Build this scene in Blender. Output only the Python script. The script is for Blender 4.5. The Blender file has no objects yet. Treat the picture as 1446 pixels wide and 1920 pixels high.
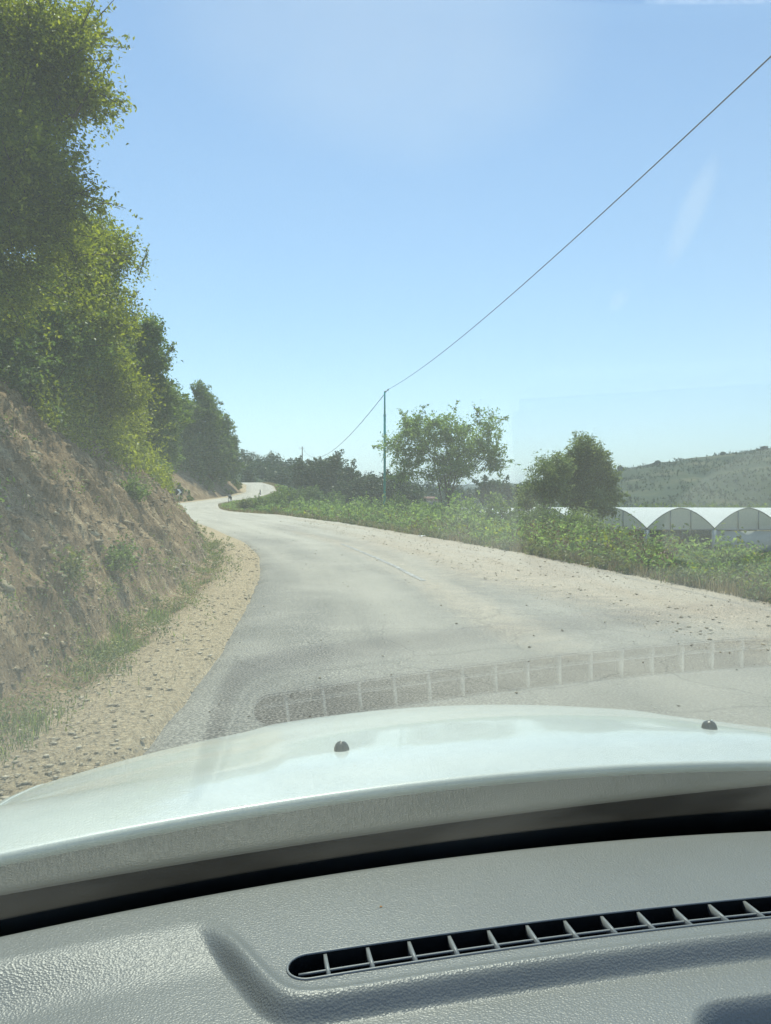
import bpy, math, random
import numpy as np
from mathutils import Matrix, Vector, Euler
R = math.radians
C = bpy.context.scene.collection
SC = bpy.context.scene

# ------------------------------------------------------------------ camera
CAMZ = 1.35
F = 1450.0            # focal length in pixels of the 1446 x 1920 photograph
cam_d = bpy.data.cameras.new('camera')
cam = bpy.data.objects.new('camera', cam_d); C.objects.link(cam)
cam_d.sensor_fit = 'VERTICAL'; cam_d.sensor_height = 36; cam_d.sensor_width = 36
cam_d.lens = F/1920*36
cam_d.clip_start = 0.01; cam_d.clip_end = 9000
cam.location = (0, 0, CAMZ); PITCH = -0.395
cam.rotation_euler = (R(90+PITCH), 0, 0)
SC.camera = cam
# ------------------------------------------------------------------ sky, sun, exposure
SUN_EL, SUN_AZ = 64.0, -4.0        # azimuth: degrees right of straight ahead
w = bpy.data.worlds.new('World'); SC.world = w; w.use_nodes = True
nt = w.node_tree; bg = nt.nodes['Background']
sky = nt.nodes.new('ShaderNodeTexSky'); sky.sky_type = 'NISHITA'; sky.sun_disc = False
sky.sun_elevation = R(SUN_EL); sky.sun_rotation = R(SUN_AZ)
sky.altitude = 0; sky.air_density = 1.0; sky.dust_density = 0.0; sky.ozone_density = 1.8
nt.links.new(sky.outputs[0], bg.inputs[0]); bg.inputs[1].default_value = 0.15
sd = bpy.data.lights.new('sun', 'SUN'); sd.energy = 5.0; sd.angle = R(0.5); sd.color = (1, .93, .8)
so = bpy.data.objects.new('sun', sd); C.objects.link(so)
sdir = Vector((math.cos(R(SUN_EL))*math.sin(R(SUN_AZ)), math.cos(R(SUN_EL))*math.cos(R(SUN_AZ)), math.sin(R(SUN_EL))))
so.rotation_euler = sdir.to_track_quat('Z', 'Y').to_euler(); so.location = (0, 0, 60)
SC.view_settings.view_transform = 'Standard'; SC.view_settings.look = 'None'
SC.view_settings.exposure = 0.55; SC.view_settings.gamma = 1
SC.render.engine = 'CYCLES'
cy = SC.cycles
cy.use_denoising = True
cy.max_bounces = 10; cy.diffuse_bounces = 3; cy.glossy_bounces = 4; cy.transmission_bounces = 4
cy.transparent_max_bounces = 16; cy.volume_bounces = 0
cy.caustics_reflective = False; cy.caustics_refractive = False
cy.sample_clamp_indirect = 6

# ------------------------------------------------------------------ helpers
rng = np.random.default_rng(7)
def tag(o, label=None, cat=None, group=None, kind=None):
    if label: o['label'] = label
    if cat: o['category'] = cat
    if group: o['group'] = group
    if kind: o['kind'] = kind
    return o
def empty(name, loc=(0, 0, 0), rz=0, label=None, cat=None, group=None):
    o = bpy.data.objects.new(name, None); C.objects.link(o); o.empty_display_size = .2
    o.location = loc; o.rotation_euler = (0, 0, rz)
    return tag(o, label, cat, group)
def mesh(name, V, Fc, mat=None, parent=None, smooth=True, attrs=None, loc=None):
    """V (n,3); Fc: list of index arrays, each (m,k)"""
    V = np.asarray(V, np.float32)
    if not isinstance(Fc, (list, tuple)): Fc = [Fc]
    elif np.asarray(Fc[0]).ndim == 1: Fc = [np.asarray(Fc)]
    Fc = [np.asarray(f, np.int32) for f in Fc if len(f)]
    me = bpy.data.meshes.new(name)
    me.vertices.add(len(V)); me.vertices.foreach_set('co', V.ravel())
    nl = sum(f.size for f in Fc); nf = sum(len(f) for f in Fc)
    me.loops.add(nl); me.polygons.add(nf)
    me.loops.foreach_set('vertex_index', np.concatenate([f.ravel() for f in Fc]))
    tot = np.concatenate([np.full(len(f), f.shape[1], np.int32) for f in Fc])
    st = np.concatenate([[0], np.cumsum(tot)[:-1]]).astype(np.int32)
    me.polygons.foreach_set('loop_start', st); me.polygons.foreach_set('loop_total', tot)
    if smooth: me.polygons.foreach_set('use_smooth', np.ones(nf, bool))
    me.update(calc_edges=True); me.validate()
    for k, a in (attrs or {}).items():
        at = me.attributes.new(k, 'FLOAT', 'POINT'); at.data.foreach_set('value', np.asarray(a, np.float32))
    o = bpy.data.objects.new(name, me); C.objects.link(o)
    if mat: me.materials.append(mat)
    if parent: o.parent = parent
    if loc is not None: o.location = loc
    return o
class MB:
    """collects pieces into one mesh"""
    def __init__(s): s.V = []; s.Q = []; s.T = []; s.n = 0
    def add(s, V, Q=None, T=None):
        V = np.asarray(V, float)
        s.V.append(V)
        if Q is not None and len(Q): s.Q.append(np.asarray(Q)+s.n)
        if T is not None and len(T): s.T.append(np.asarray(T)+s.n)
        s.n += len(V); return s
    def box(s, c, d, rot=None):
        c = np.array(c, float); d = np.array(d, float)/2
        P = np.array([[x, y, z] for x in (-1, 1) for y in (-1, 1) for z in (-1, 1)])*d
        if rot is not None: P = P @ np.array(Euler(rot).to_matrix()).T
        Q = [[0, 1, 3, 2], [4, 6, 7, 5], [0, 4, 5, 1], [2, 3, 7, 6], [0, 2, 6, 4], [1, 5, 7, 3]]
        return s.add(P+c, Q)
    def tube(s, P, r, n=8, cap=True):
        P = np.asarray(P, float); m = len(P)
        r = np.broadcast_to(np.asarray(r, float), (m,))
        T = np.gradient(P, axis=0); T /= np.linalg.norm(T, axis=1)[:, None]+1e-9
        ref = np.array([0, 0, 1.]) if abs(T[0][2]) < .9 else np.array([1., 0, 0])
        A = np.cross(T, ref); A /= np.linalg.norm(A, axis=1)[:, None]+1e-9
        B = np.cross(T, A)
        a = np.linspace(0, 2*np.pi, n, endpoint=False)
        V = (P[:, None]+r[:, None, None]*(np.cos(a)[None, :, None]*A[:, None]+np.sin(a)[None, :, None]*B[:, None])).reshape(-1, 3)
        i = np.arange(m-1)[:, None]*n; j = np.arange(n)[None]; j2 = (j+1) % n
        Q = np.stack([i+j, i+j2, i+n+j2, i+n+j], -1).reshape(-1, 4)
        T3 = None
        if cap:
            V = np.vstack([V, P[0], P[-1]]); k = m*n
            jj = np.arange(n); j3 = (jj+1) % n
            T3 = np.vstack([np.stack([np.full(n, k), j3, jj], 1), np.stack([np.full(n, k+1), (m-1)*n+jj, (m-1)*n+j3], 1)])
        return s.add(V, Q, T3)
    def build(s, name, mat, parent=None, smooth=True, loc=None):
        V = np.vstack(s.V)
        if loc is not None: V = V-np.array(loc)
        fs = []
        if s.Q: fs.append(np.vstack(s.Q))
        if s.T: fs.append(np.vstack(s.T))
        return mesh(name, V, fs, mat, parent, smooth, loc=loc)
def gridf(nr, nc):
    i = np.arange(nr-1)[:, None]*nc; j = np.arange(nc-1)[None]
    return np.stack([i+j, i+j+1, i+nc+j+1, i+nc+j], -1).reshape(-1, 4)
# gradient noise
_perm = np.random.default_rng(3).permutation(512).astype(np.int64)
_g = np.random.default_rng(4).normal(size=(512, 3)); _g /= np.linalg.norm(_g, axis=1)[:, None]
def noise(x, y, z=0.):
    x, y, z = np.broadcast_arrays(np.asarray(x, float), np.asarray(y, float), np.asarray(z, float))
    xi, yi, zi = np.floor(x).astype(np.int64), np.floor(y).astype(np.int64), np.floor(z).astype(np.int64)
    xf, yf, zf = x-xi, y-yi, z-zi
    u, v, w_ = [t*t*t*(t*(t*6-15)+10) for t in (xf, yf, zf)]
    out = 0
    for a in (0, 1):
        for b in (0, 1):
            for c in (0, 1):
                h = _perm[(_perm[(_perm[(xi+a) & 511]+yi+b) & 511]+zi+c) & 511]
                g = _g[h]
                d = g[..., 0]*(xf-a)+g[..., 1]*(yf-b)+g[..., 2]*(zf-c)
                out = out+d*(u if a else 1-u)*(v if b else 1-v)*(w_ if c else 1-w_)
    return out*1.6
def fbm(x, y, z=0., o=4, g=.5):
    a, s, r = 1., 1., 0
    for k in range(o):
        r = r+a*noise(x*s+k*17.3, y*s+k*9.1, z*s); a *= g; s *= 2.03
    return r
def sstep(x, a, b):
    t = np.clip((np.asarray(x, float)-a)/(b-a), 0, 1); return t*t*(3-2*t)
def curve(xs, ys, lo=-25, hi=420, sm=1.5):
    X = np.arange(lo, hi, .25); Yv = np.interp(X, xs, ys)
    k = int(sm/.25)*2+1; pad = np.pad(Yv, k//2, mode='edge'); Yv = np.convolve(pad, np.hanning(k+2)[1:-1]/np.hanning(k+2)[1:-1].sum(), 'valid')
    return lambda y: np.interp(y, X, Yv)
def P(px, py, Y): return np.array([(px-723)/F*Y, Y, CAMZ+(950-py)/F*Y])

# ------------------------------------------------------------------ materials
def new_mat(name):
    m = bpy.data.materials.new(name); m.use_nodes = True
    return m, m.node_tree.nodes, m.node_tree.links, m.node_tree.nodes['Principled BSDF']
def N(ns, t, **k):
    n = ns.new(t)
    for a, b in k.items():
        if a in n.inputs: n.inputs[a].default_value = b
        else: setattr(n, a, b)
    return n
def ramp(ns, stops):
    r = ns.new('ShaderNodeValToRGB'); e = r.color_ramp.elements
    while len(e) < len(stops): e.new(.5)
    for i, (p, c) in enumerate(stops):
        e[i].position = p; e[i].color = (*c, 1) if len(c) == 3 else c
    return r
def noisy(name, c1, c2, scale, rough=.9, bump=0., bscale=None, spec=.2, detail=6, c3=None, dist=.02):
    m, ns, ln, b = new_mat(name)
    tc = N(ns, 'ShaderNodeTexCoord'); n = N(ns, 'ShaderNodeTexNoise', Scale=scale, Detail=detail)
    ln.new(tc.outputs['Object'], n.inputs['Vector'])
    st = [(.35, c1), (.65, c2)] if c3 is None else [(.3, c1), (.52, c2), (.72, c3)]
    r = ramp(ns, st); ln.new(n.outputs['Fac'], r.inputs[0]); ln.new(r.outputs[0], b.inputs['Base Color'])
    b.inputs['Roughness'].default_value = rough; b.inputs['Specular IOR Level'].default_value = spec
    if bump:
        n2 = N(ns, 'ShaderNodeTexNoise', Scale=bscale or scale*6, Detail=8)
        ln.new(tc.outputs['Object'], n2.inputs['Vector'])
        bp = N(ns, 'ShaderNodeBump', Strength=bump, Distance=dist); ln.new(n2.outputs['Fac'], bp.inputs['Height'])
        ln.new(bp.outputs[0], b.inputs['Normal'])
    return m
def leaf_mat(name, dark, mid, light, trans=.4):
    m, ns, ln, b = new_mat(name)
    at = N(ns, 'ShaderNodeAttribute', attribute_name='tint')
    r = ramp(ns, [(0, dark), (.5, mid), (1, light)]); ln.new(at.outputs['Fac'], r.inputs[0])
    tr = N(ns, 'ShaderNodeBsdfTranslucent')
    hs = N(ns, 'ShaderNodeHueSaturation', Hue=.48, Saturation=1.15, Value=1.25); ln.new(r.outputs[0], hs.inputs['Color'])
    ln.new(hs.outputs[0], tr.inputs[0]); ln.new(r.outputs[0], b.inputs['Base Color'])
    b.inputs['Roughness'].default_value = .5; b.inputs['Specular IOR Level'].default_value = .3
    mx = N(ns, 'ShaderNodeMixShader'); mx.inputs[0].default_value = trans
    ln.new(b.outputs[0], mx.inputs[1]); ln.new(tr.outputs[0], mx.inputs[2])
    ln.new(mx.outputs[0], m.node_tree.nodes['Material Output'].inputs[0])
    return m
M = {}
M['leaf_near'] = leaf_mat('leaf_near', (.06, .09, .015), (.2, .26, .036), (.4, .46, .085), .56)
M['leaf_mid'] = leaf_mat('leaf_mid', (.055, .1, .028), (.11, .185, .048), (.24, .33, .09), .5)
M['leaf_open'] = leaf_mat('leaf_open', (.055, .105, .035), (.17, .28, .085), (.32, .45, .15), .6)
M['leaf_willow'] = leaf_mat('leaf_willow', (.06, .1, .04), (.16, .23, .09), (.33, .41, .18), .55)
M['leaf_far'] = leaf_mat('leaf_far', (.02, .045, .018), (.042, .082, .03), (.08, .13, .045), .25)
M['leaf_pale'] = leaf_mat('leaf_pale', (.05, .1, .03), (.1, .17, .05), (.17, .25, .09), .35)
M['herb'] = leaf_mat('herb', (.06, .095, .025), (.14, .19, .05), (.3, .3, .11), .35)
M['dry'] = leaf_mat('dry', (.14, .12, .05), (.26, .22, .1), (.4, .36, .2), .3)
M['rust'] = leaf_mat('rust', (.08, .05, .025), (.17, .1, .05), (.28, .2, .1), .2)
M['bark'] = noisy('bark', (.05, .042, .03), (.12, .1, .075), 6, .9, .5)
M['crop'] = leaf_mat('crop', (.02, .05, .012), (.04, .09, .02), (.07, .13, .03), .3)
def simple(name, col, rough=.6, metal=0., spec=.5):
    m, ns, ln, b = new_mat(name)
    b.inputs['Base Color'].default_value = (*col, 1); b.inputs['Roughness'].default_value = rough
    b.inputs['Metallic'].default_value = metal; b.inputs['Specular IOR Level'].default_value = spec
    return m

# ------------------------------------------------------------------ terrain functions
Zf = curve([-25, 0, 10, 30, 50, 60, 70, 80, 90, 100, 110, 125, 140, 150, 158, 175, 220, 420],
           [0, 0, .02, .25, .6, .8, 1.02, 1.3, 1.6, 2.05, 2.6, 3.65, 5.15, 6.0, 6.3, 6.2, 5.5, 5], sm=4)
Lf = curve([-25, 0, 4, 5.2, 6.8, 10.3, 14.4, 19.6, 25.3, 35.5, 46, 58, 70, 80, 91, 102, 112, 126, 143, 152, 170, 200, 420],
           [-1.3, -1.33, -1.35, -1.4, -1.5, -1.87, -2.34, -3.2, -4.6, -7.9, -11.6, -15.7, -20.5, -23.8, -25.3, -24.2, -22.7, -22.7, -25.7, -28.8, -36, -50, -150], sm=1.5)
Vf = curve([-25, 0, 5, 10.6, 14.2, 19.6, 29, 43, 58, 61, 67, 75, 81.5, 88, 95, 103, 110, 126, 138.5, 152, 170, 200, 420],
           [8.5, 7.2, 6.3, 5.3, 4.7, 3.74, 1.55, -2.5, -8, -10.3, -13.5, -16, -17.5, -18.9, -19.2, -18.4, -17.7, -17.6, -19.9, -24.4, -31, -45, -140], sm=1.5)
Hf = curve([-25, 0, 10, 14, 20, 28, 36, 45, 60, 75, 88, 98, 110, 125, 140, 150, 165, 420],
           [3.6, 3.6, 3.6, 3.3, 2.9, 2.5, 2.2, 1.5, 1.0, 1.4, 3.2, 4.8, 4.8, 3.4, 2.4, 1.2, 1.5, 2])
def bank_h(s, Y, x=None):
    """height above road of the ground at distance s left of the asphalt"""
    H = Hf(Y); toe = 1.35+.12*noise(Y*.35, 3.)
    near = 1-sstep(Y, 70, 85)
    Wd = H*(.82*near+1.25*(1-near))
    t = np.clip((s-toe)/Wd, 0, 1)
    prof = t**.92
    ditch = -.12*np.exp(-((s-1.05)/.28)**2)*near
    beyond = np.maximum(s-toe-Wd, 0)
    hill = 9*(1-np.exp(-beyond*.34/9*1.))*1.0
    return H*prof+hill*.9+ditch
def right_h(r, Y):
    """ground height at distance r right of the verge line"""
    plain = -3.0+0*Y
    w_ = 1-.5*sstep(r, .8, 9)-.5*sstep(r, 3, 24)
    zr = Zf(Y)
    far = sstep(Y, 150, 300)
    zr = zr*w_+plain*(1-w_)
    return zr
def ground_z(x, Y):
    x = np.asarray(x, float); Y = np.asarray(Y, float)
    s = Lf(Y)-x; r = x-Vf(Y)
    z = Zf(Y)
    z = np.where(s > 0, Zf(Y)+bank_h(np.maximum(s, 0), Y), z)
    z = np.where(r > 0, right_h(np.maximum(r, 0), Y), z)
    return z

def geo(a, b, n, k=3.):
    t = np.linspace(0, 1, n); return a+(b-a)*(np.exp(k*t)-1)/(math.exp(k)-1)
# ---- road
Yr = np.concatenate([geo(-12, 60, 240, 1.6), np.linspace(60.5, 240, 200)])
tt = np.linspace(0, 1, 61)
YY, TT = np.meshgrid(Yr, tt, indexing='ij')
Lx, Vx = Lf(YY), Vf(YY)
XX = Lx+(Vx-Lx)*TT
edge = np.minimum(XX-Lx, 9)
XX = XX+np.where(TT == 0, .05*fbm(YY*1.3, 2.)+.02*noise(YY*6, 1.), 0)
ZZ = Zf(YY)+.004+.012*fbm(XX*.7, YY*.5)*(1-sstep(YY, 40, 60))
ZZ -= np.where(TT == 0, .05, 0)
m, ns, ln, b = new_mat('road_surface')
tc = N(ns, 'ShaderNodeTexCoord')
grav = N(ns, 'ShaderNodeAttribute', attribute_name='gravel')
n1 = N(ns, 'ShaderNodeTexNoise', Scale=.55, Detail=6, Roughness=.6); n2 = N(ns, 'ShaderNodeTexNoise', Scale=55., Detail=3)
n3 = N(ns, 'ShaderNodeTexNoise', Scale=3.5, Detail=9, Roughness=.7)
vo = N(ns, 'ShaderNodeTexVoronoi', Scale=70.)
for n in (n1, n2, n3, vo): ln.new(tc.outputs['Object'], n.inputs['Vector'])
asp = ramp(ns, [(.3, (.125, .122, .112)), (.5, (.175, .17, .155)), (.7, (.245, .235, .21))]); ln.new(n1.outputs['Fac'], asp.inputs[0])
spk = ramp(ns, [(.33, (.45, .45, .45)), (.5, (.95, .95, .95)), (.64, (1.8, 1.76, 1.7))]); ln.new(n2.outputs['Fac'], spk.inputs[0])
mu = N(ns, 'ShaderNodeMix', data_type='RGBA', blend_type='MULTIPLY'); mu.inputs[0].default_value = 1
ln.new(asp.outputs[0], mu.inputs[6]); ln.new(spk.outputs[0], mu.inputs[7])
gr = ramp(ns, [(.3, (.25, .2, .145)), (.5, (.34, .275, .2)), (.7, (.42, .35, .265))]); ln.new(n3.outputs['Fac'], gr.inputs[0])
mu2 = N(ns, 'ShaderNodeMix', data_type='RGBA', blend_type='MULTIPLY'); mu2.inputs[0].default_value = 1
ln.new(gr.outputs[0], mu2.inputs[6]); ln.new(spk.outputs[0], mu2.inputs[7])
ad = N(ns, 'ShaderNodeMath', operation='ADD'); sc_ = N(ns, 'ShaderNodeMath', operation='MULTIPLY_ADD'); sc_.inputs[1].default_value = .9; sc_.inputs[2].default_value = -.45
ln.new(n3.outputs['Fac'], sc_.inputs[0]); ln.new(grav.outputs['Fac'], ad.inputs[0]); ln.new(sc_.outputs[0], ad.inputs[1])
mr = N(ns, 'ShaderNodeMapRange'); mr.inputs[1].default_value = .15; mr.inputs[2].default_value = .8; ln.new(ad.outputs[0], mr.inputs[0])
mx = N(ns, 'ShaderNodeMix', data_type='RGBA'); ln.new(mr.outputs[0], mx.inputs[0]); ln.new(mu.outputs[2], mx.inputs[6]); ln.new(mu2.outputs[2], mx.inputs[7])
# cracks
wv = N(ns, 'ShaderNodeTexNoise', Scale=1.2, Detail=5); ln.new(tc.outputs['Object'], wv.inputs['Vector'])
mv = N(ns, 'ShaderNodeMix', data_type='RGBA'); mv.inputs[0].default_value = .35; ln.new(tc.outputs['Object'], mv.inputs[6]); ln.new(wv.outputs['Color'], mv.inputs[7])
vc = N(ns, 'ShaderNodeTexVoronoi', Scale=1.1, feature='DISTANCE_TO_EDGE'); ln.new(mv.outputs[2], vc.inputs['Vector'])
cr = ramp(ns, [(0, (.66, .66, .66)), (.01, (1, 1, 1))]); ln.new(vc.outputs['Distance'], cr.inputs[0])
crk = N(ns, 'ShaderNodeAttribute', attribute_name='crack')
mc = N(ns, 'ShaderNodeMix', data_type='RGBA', blend_type='MULTIPLY'); ln.new(crk.outputs['Fac'], mc.inputs[0])
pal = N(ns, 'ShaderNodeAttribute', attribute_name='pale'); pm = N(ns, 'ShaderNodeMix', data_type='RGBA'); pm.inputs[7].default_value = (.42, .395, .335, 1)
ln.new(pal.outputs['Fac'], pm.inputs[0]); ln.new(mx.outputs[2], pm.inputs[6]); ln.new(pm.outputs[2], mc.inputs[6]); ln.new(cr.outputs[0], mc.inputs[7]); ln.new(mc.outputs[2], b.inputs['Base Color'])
b.inputs['Roughness'].default_value = .85; b.inputs['Specular IOR Level'].default_value = .35
bp = N(ns, 'ShaderNodeBump', Strength=.7, Distance=.012); ln.new(n2.outputs['Fac'], bp.inputs['Height']); ln.new(bp.outputs[0], b.inputs['Normal'])
M['road'] = m
gw = np.interp(YY, [-20, 5, 10, 14, 24, 43, 58, 70, 120], [1.2, 1.6, 2.0, 2.9, 3.0, 1.6, .6, .4, .4])
gattr = sstep(XX, Vx-gw-2.2, Vx-gw+1.6)
gattr = np.maximum(gattr, .55*np.exp(-((XX-(Lx+.42*(Vx-Lx)))/.5)**2)*sstep(YY, 5, 9)*(1-sstep(YY, 28, 40)))
gattr = np.maximum(gattr, .3*sstep(YY, 12, 45))
fr_ = (XX-Lx)/np.maximum(Vx-Lx, 1)
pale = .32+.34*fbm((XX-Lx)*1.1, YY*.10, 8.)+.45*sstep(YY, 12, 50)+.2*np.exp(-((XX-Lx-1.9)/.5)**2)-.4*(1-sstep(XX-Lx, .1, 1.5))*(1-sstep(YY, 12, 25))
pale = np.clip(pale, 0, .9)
crack = .8*sstep(noise(XX*.3, YY*.22, 5.), -.1, .35)*(1-sstep(YY, 45, 70))
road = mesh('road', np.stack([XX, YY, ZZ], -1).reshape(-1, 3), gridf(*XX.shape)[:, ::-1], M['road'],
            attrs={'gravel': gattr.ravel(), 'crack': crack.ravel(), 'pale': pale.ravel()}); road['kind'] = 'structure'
# worn lane line
pp = np.array([(640, 1020), (690, 1040), (735, 1062), (795, 1092)])
yl = np.array([24.2, 19.7, 16.6, 13.4]); xl = (pp[:, 0]-723)/F*yl
Yl = np.linspace(13.4, 24.2, 60); Xl = np.interp(Yl, yl[::-1], xl[::-1])
m, ns, ln, b = new_mat('worn_line')
tc = N(ns, 'ShaderNodeTexCoord'); n1 = N(ns, 'ShaderNodeTexNoise', Scale=9., Detail=8, Roughness=.75); ln.new(tc.outputs['Object'], n1.inputs['Vector'])
r_ = ramp(ns, [(.42, (.2, .195, .188)), (.6, (.46, .46, .44))]); ln.new(n1.outputs['Fac'], r_.inputs[0]); ln.new(r_.outputs[0], b.inputs['Base Color']); b.inputs['Roughness'].default_value = .9
V = np.stack([np.stack([Xl-.05, Yl, Zf(Yl)+.03], 1), np.stack([Xl+.05, Yl, Zf(Yl)+.03], 1)], 1)
V[..., 2] = Zf(V[..., 1])+.010+.012*fbm(V[..., 0]*.7, V[..., 1]*.5)
o = mesh('lane_marking', V.reshape(-1, 3), gridf(len(Yl), 2)[:, ::-1], m); o['kind'] = 'structure'

# ---- left bank
def earth_mat():
    m, ns, ln, b = new_mat('earth')
    tc = N(ns, 'ShaderNodeTexCoord'); cov = N(ns, 'ShaderNodeAttribute', attribute_name='cover')
    mp0 = N(ns, 'ShaderNodeMapping'); mp0.inputs['Rotation'].default_value = (0, R(-50), R(12)); mp = N(ns, 'ShaderNodeMapping'); mp.inputs['Scale'].default_value = (.38, 1.25, 1.2)
    ln.new(tc.outputs['Object'], mp0.inputs[0]); ln.new(mp0.outputs[0], mp.inputs[0])
    a = N(ns, 'ShaderNodeTexNoise', Scale=3.2, Detail=12, Roughness=.7); ln.new(mp.outputs[0], a.inputs['Vector'])
    soil = ramp(ns, [(.33, (.05, .031, .016)), (.44, (.155, .1, .054)), (.55, (.275, .19, .108)), (.66, (.44, .35, .22))]); ln.new(a.outputs['Fac'], soil.inputs[0])
    g = N(ns, 'ShaderNodeTexNoise', Scale=24., Detail=8, Roughness=.75); ln.new(tc.outputs['Object'], g.inputs['Vector'])
    grv = ramp(ns, [(.3, (.27, .21, .13)), (.5, (.4, .32, .21)), (.7, (.54, .46, .32))]); ln.new(g.outputs['Fac'], grv.inputs[0])
    mo = N(ns, 'ShaderNodeTexNoise', Scale=2., Detail=8); ln.new(tc.outputs['Object'], mo.inputs['Vector'])
    mos = ramp(ns, [(.35, (.09, .09, .035)), (.65, (.2, .17, .08))]); ln.new(mo.outputs['Fac'], mos.inputs[0])
    m1 = N(ns, 'ShaderNodeMix', data_type='RGBA'); m2 = N(ns, 'ShaderNodeMix', data_type='RGBA')
    f1 = N(ns, 'ShaderNodeMapRange'); f1.inputs[1].default_value = 0; f1.inputs[2].default_value = 1   # cover 0 gravel,1 soil,2 grassy
    f2 = N(ns, 'ShaderNodeMapRange'); f2.inputs[1].default_value = 1; f2.inputs[2].default_value = 2
    ln.new(cov.outputs['Fac'], f1.inputs[0]); ln.new(cov.outputs['Fac'], f2.inputs[0])
    ln.new(f1.outputs[0], m1.inputs[0]); ln.new(grv.outputs[0], m1.inputs[6]); ln.new(soil.outputs[0], m1.inputs[7])
    ln.new(f2.outputs[0], m2.inputs[0]); ln.new(m1.outputs[2], m2.inputs[6]); ln.new(mos.outputs[0], m2.inputs[7])
    fg = N(ns, 'ShaderNodeTexNoise', Scale=38., Detail=9, Roughness=.8); ln.new(tc.outputs['Object'], fg.inputs['Vector'])
    fr2 = ramp(ns, [(.36, (.5, .5, .5)), (.5, (1, 1, 1)), (.62, (1.45, 1.42, 1.36))]); ln.new(fg.outputs['Fac'], fr2.inputs[0])
    m3 = N(ns, 'ShaderNodeMix', data_type='RGBA', blend_type='MULTIPLY'); m3.inputs[0].default_value = 1; ln.new(m2.outputs[2], m3.inputs[6]); ln.new(fr2.outputs[0], m3.inputs[7])
    ln.new(m3.outputs[2], b.inputs['Base Color']); b.inputs['Roughness'].default_value = .95; b.inputs['Specular IOR Level'].default_value = .15
    bp = N(ns, 'ShaderNodeBump', Strength=1., Distance=.09); ln.new(a.outputs['Fac'], bp.inputs['Height'])
    b2 = N(ns, 'ShaderNodeBump', Strength=.8, Distance=.014); ln.new(g.outputs['Fac'], b2.inputs['Height']); ln.new(bp.outputs[0], b2.inputs['Normal']); ln.new(b2.outputs[0], b.inputs['Normal'])
    return m
M['earth'] = earth_mat()
def bank_disp(s, Y):
    on = sstep(s, 1.1, 1.9)*(1-sstep(Y, 60, 90))
    # strata-like diagonal ridges
    q = s*.8+Y*.55
    d = .14*fbm(s*.9, Y*.8, 1.)-.16*np.abs(fbm(Y*1.7+s*.5, s*.45, 12., o=4))+.10*np.abs(fbm(q*2.0, (Y-s)*.6, 2., o=5))+.07*np.abs(fbm(s*5, Y*3.5, 3., o=5))
    return d*on+.01*fbm(s*4, Y*4, 6.)*(1-on)
Yb = np.concatenate([geo(-10, 48, 620, 1.7), np.linspace(48.5, 130, 170), np.linspace(132, 420, 60)])
sb = np.concatenate([np.linspace(-.25, 1.2, 26), np.linspace(1.25, 5.5, 110), np.linspace(5.6, 14, 60), geo(14.5, 400, 36, 3)])
YY, SS = np.meshgrid(Yb, sb, indexing='ij')
XX = Lf(YY)-SS
ZZ = Zf(YY)+bank_h(np.maximum(SS, 0), YY)-np.where(SS < .02, .06, 0)
D = bank_disp(SS, YY)
XX = XX+D*.7; ZZ = ZZ+D*.75
crest = 1.35+Hf(YY)*.85
cover = sstep(SS, .7, 1.3)*.9+.1*noise(SS*2, YY*2)
cover = cover+1.0*sstep(SS, crest-.4, crest+1)*sstep(SS, 1.3, 1.5)
gstrip = np.exp(-((SS-1.1)/.22)**2)*sstep(noise(SS*1.5, YY*.8), -.3, .2)
cover = np.maximum(cover, 1.35*gstrip)
bank = mesh('bank', np.stack([XX, YY, ZZ], -1).reshape(-1, 3), gridf(*XX.shape), M['earth'], attrs={'cover': np.clip(cover, 0, 2).ravel()})
bank['kind'] = 'structure'
def bank_pt(s, Y):
    d = bank_disp(s, Y); return np.stack([Lf(Y)-s+.7*d, Y, Zf(Y)+bank_h(s, Y)+.75*d], -1)

# ---- right ground out to the horizon
Yg = np.concatenate([geo(-12, 60, 150, 1.4), np.linspace(61, 260, 120), geo(264, 4500, 40, 3)])
rg = np.concatenate([np.linspace(-.4, 6, 40), np.linspace(6.3, 40, 50), geo(42, 3500, 40, 3)])
YY, RR = np.meshgrid(Yg, rg, indexing='ij')
XX = Vf(YY)+RR
ZZ = right_h(np.maximum(RR, 0), YY)+.05*fbm(XX*.6, YY*.6)*sstep(RR, .3, 2)-np.where(RR < -.1, .08, 0)
cover = sstep(RR, -.1, .9)+1.0*sstep(RR, .2, 1.2)
ground = mesh('ground', np.stack([XX, YY, ZZ], -1).reshape(-1, 3), gridf(*XX.shape)[:, ::-1], M['earth'], attrs={'cover': np.clip(cover, 0, 2).ravel()})
ground['kind'] = 'structure'
# plain left of / behind everything
o = mesh('plain', [[-6000, 235, -3.6], [4000, 235, -3.6], [4000, 8500, -3.6], [-6000, 8500, -3.6]], [[0, 1, 2, 3]],
         noisy('plain', (.06, .09, .03), (.14, .16, .07), .02)); o['kind'] = 'structure'

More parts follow.
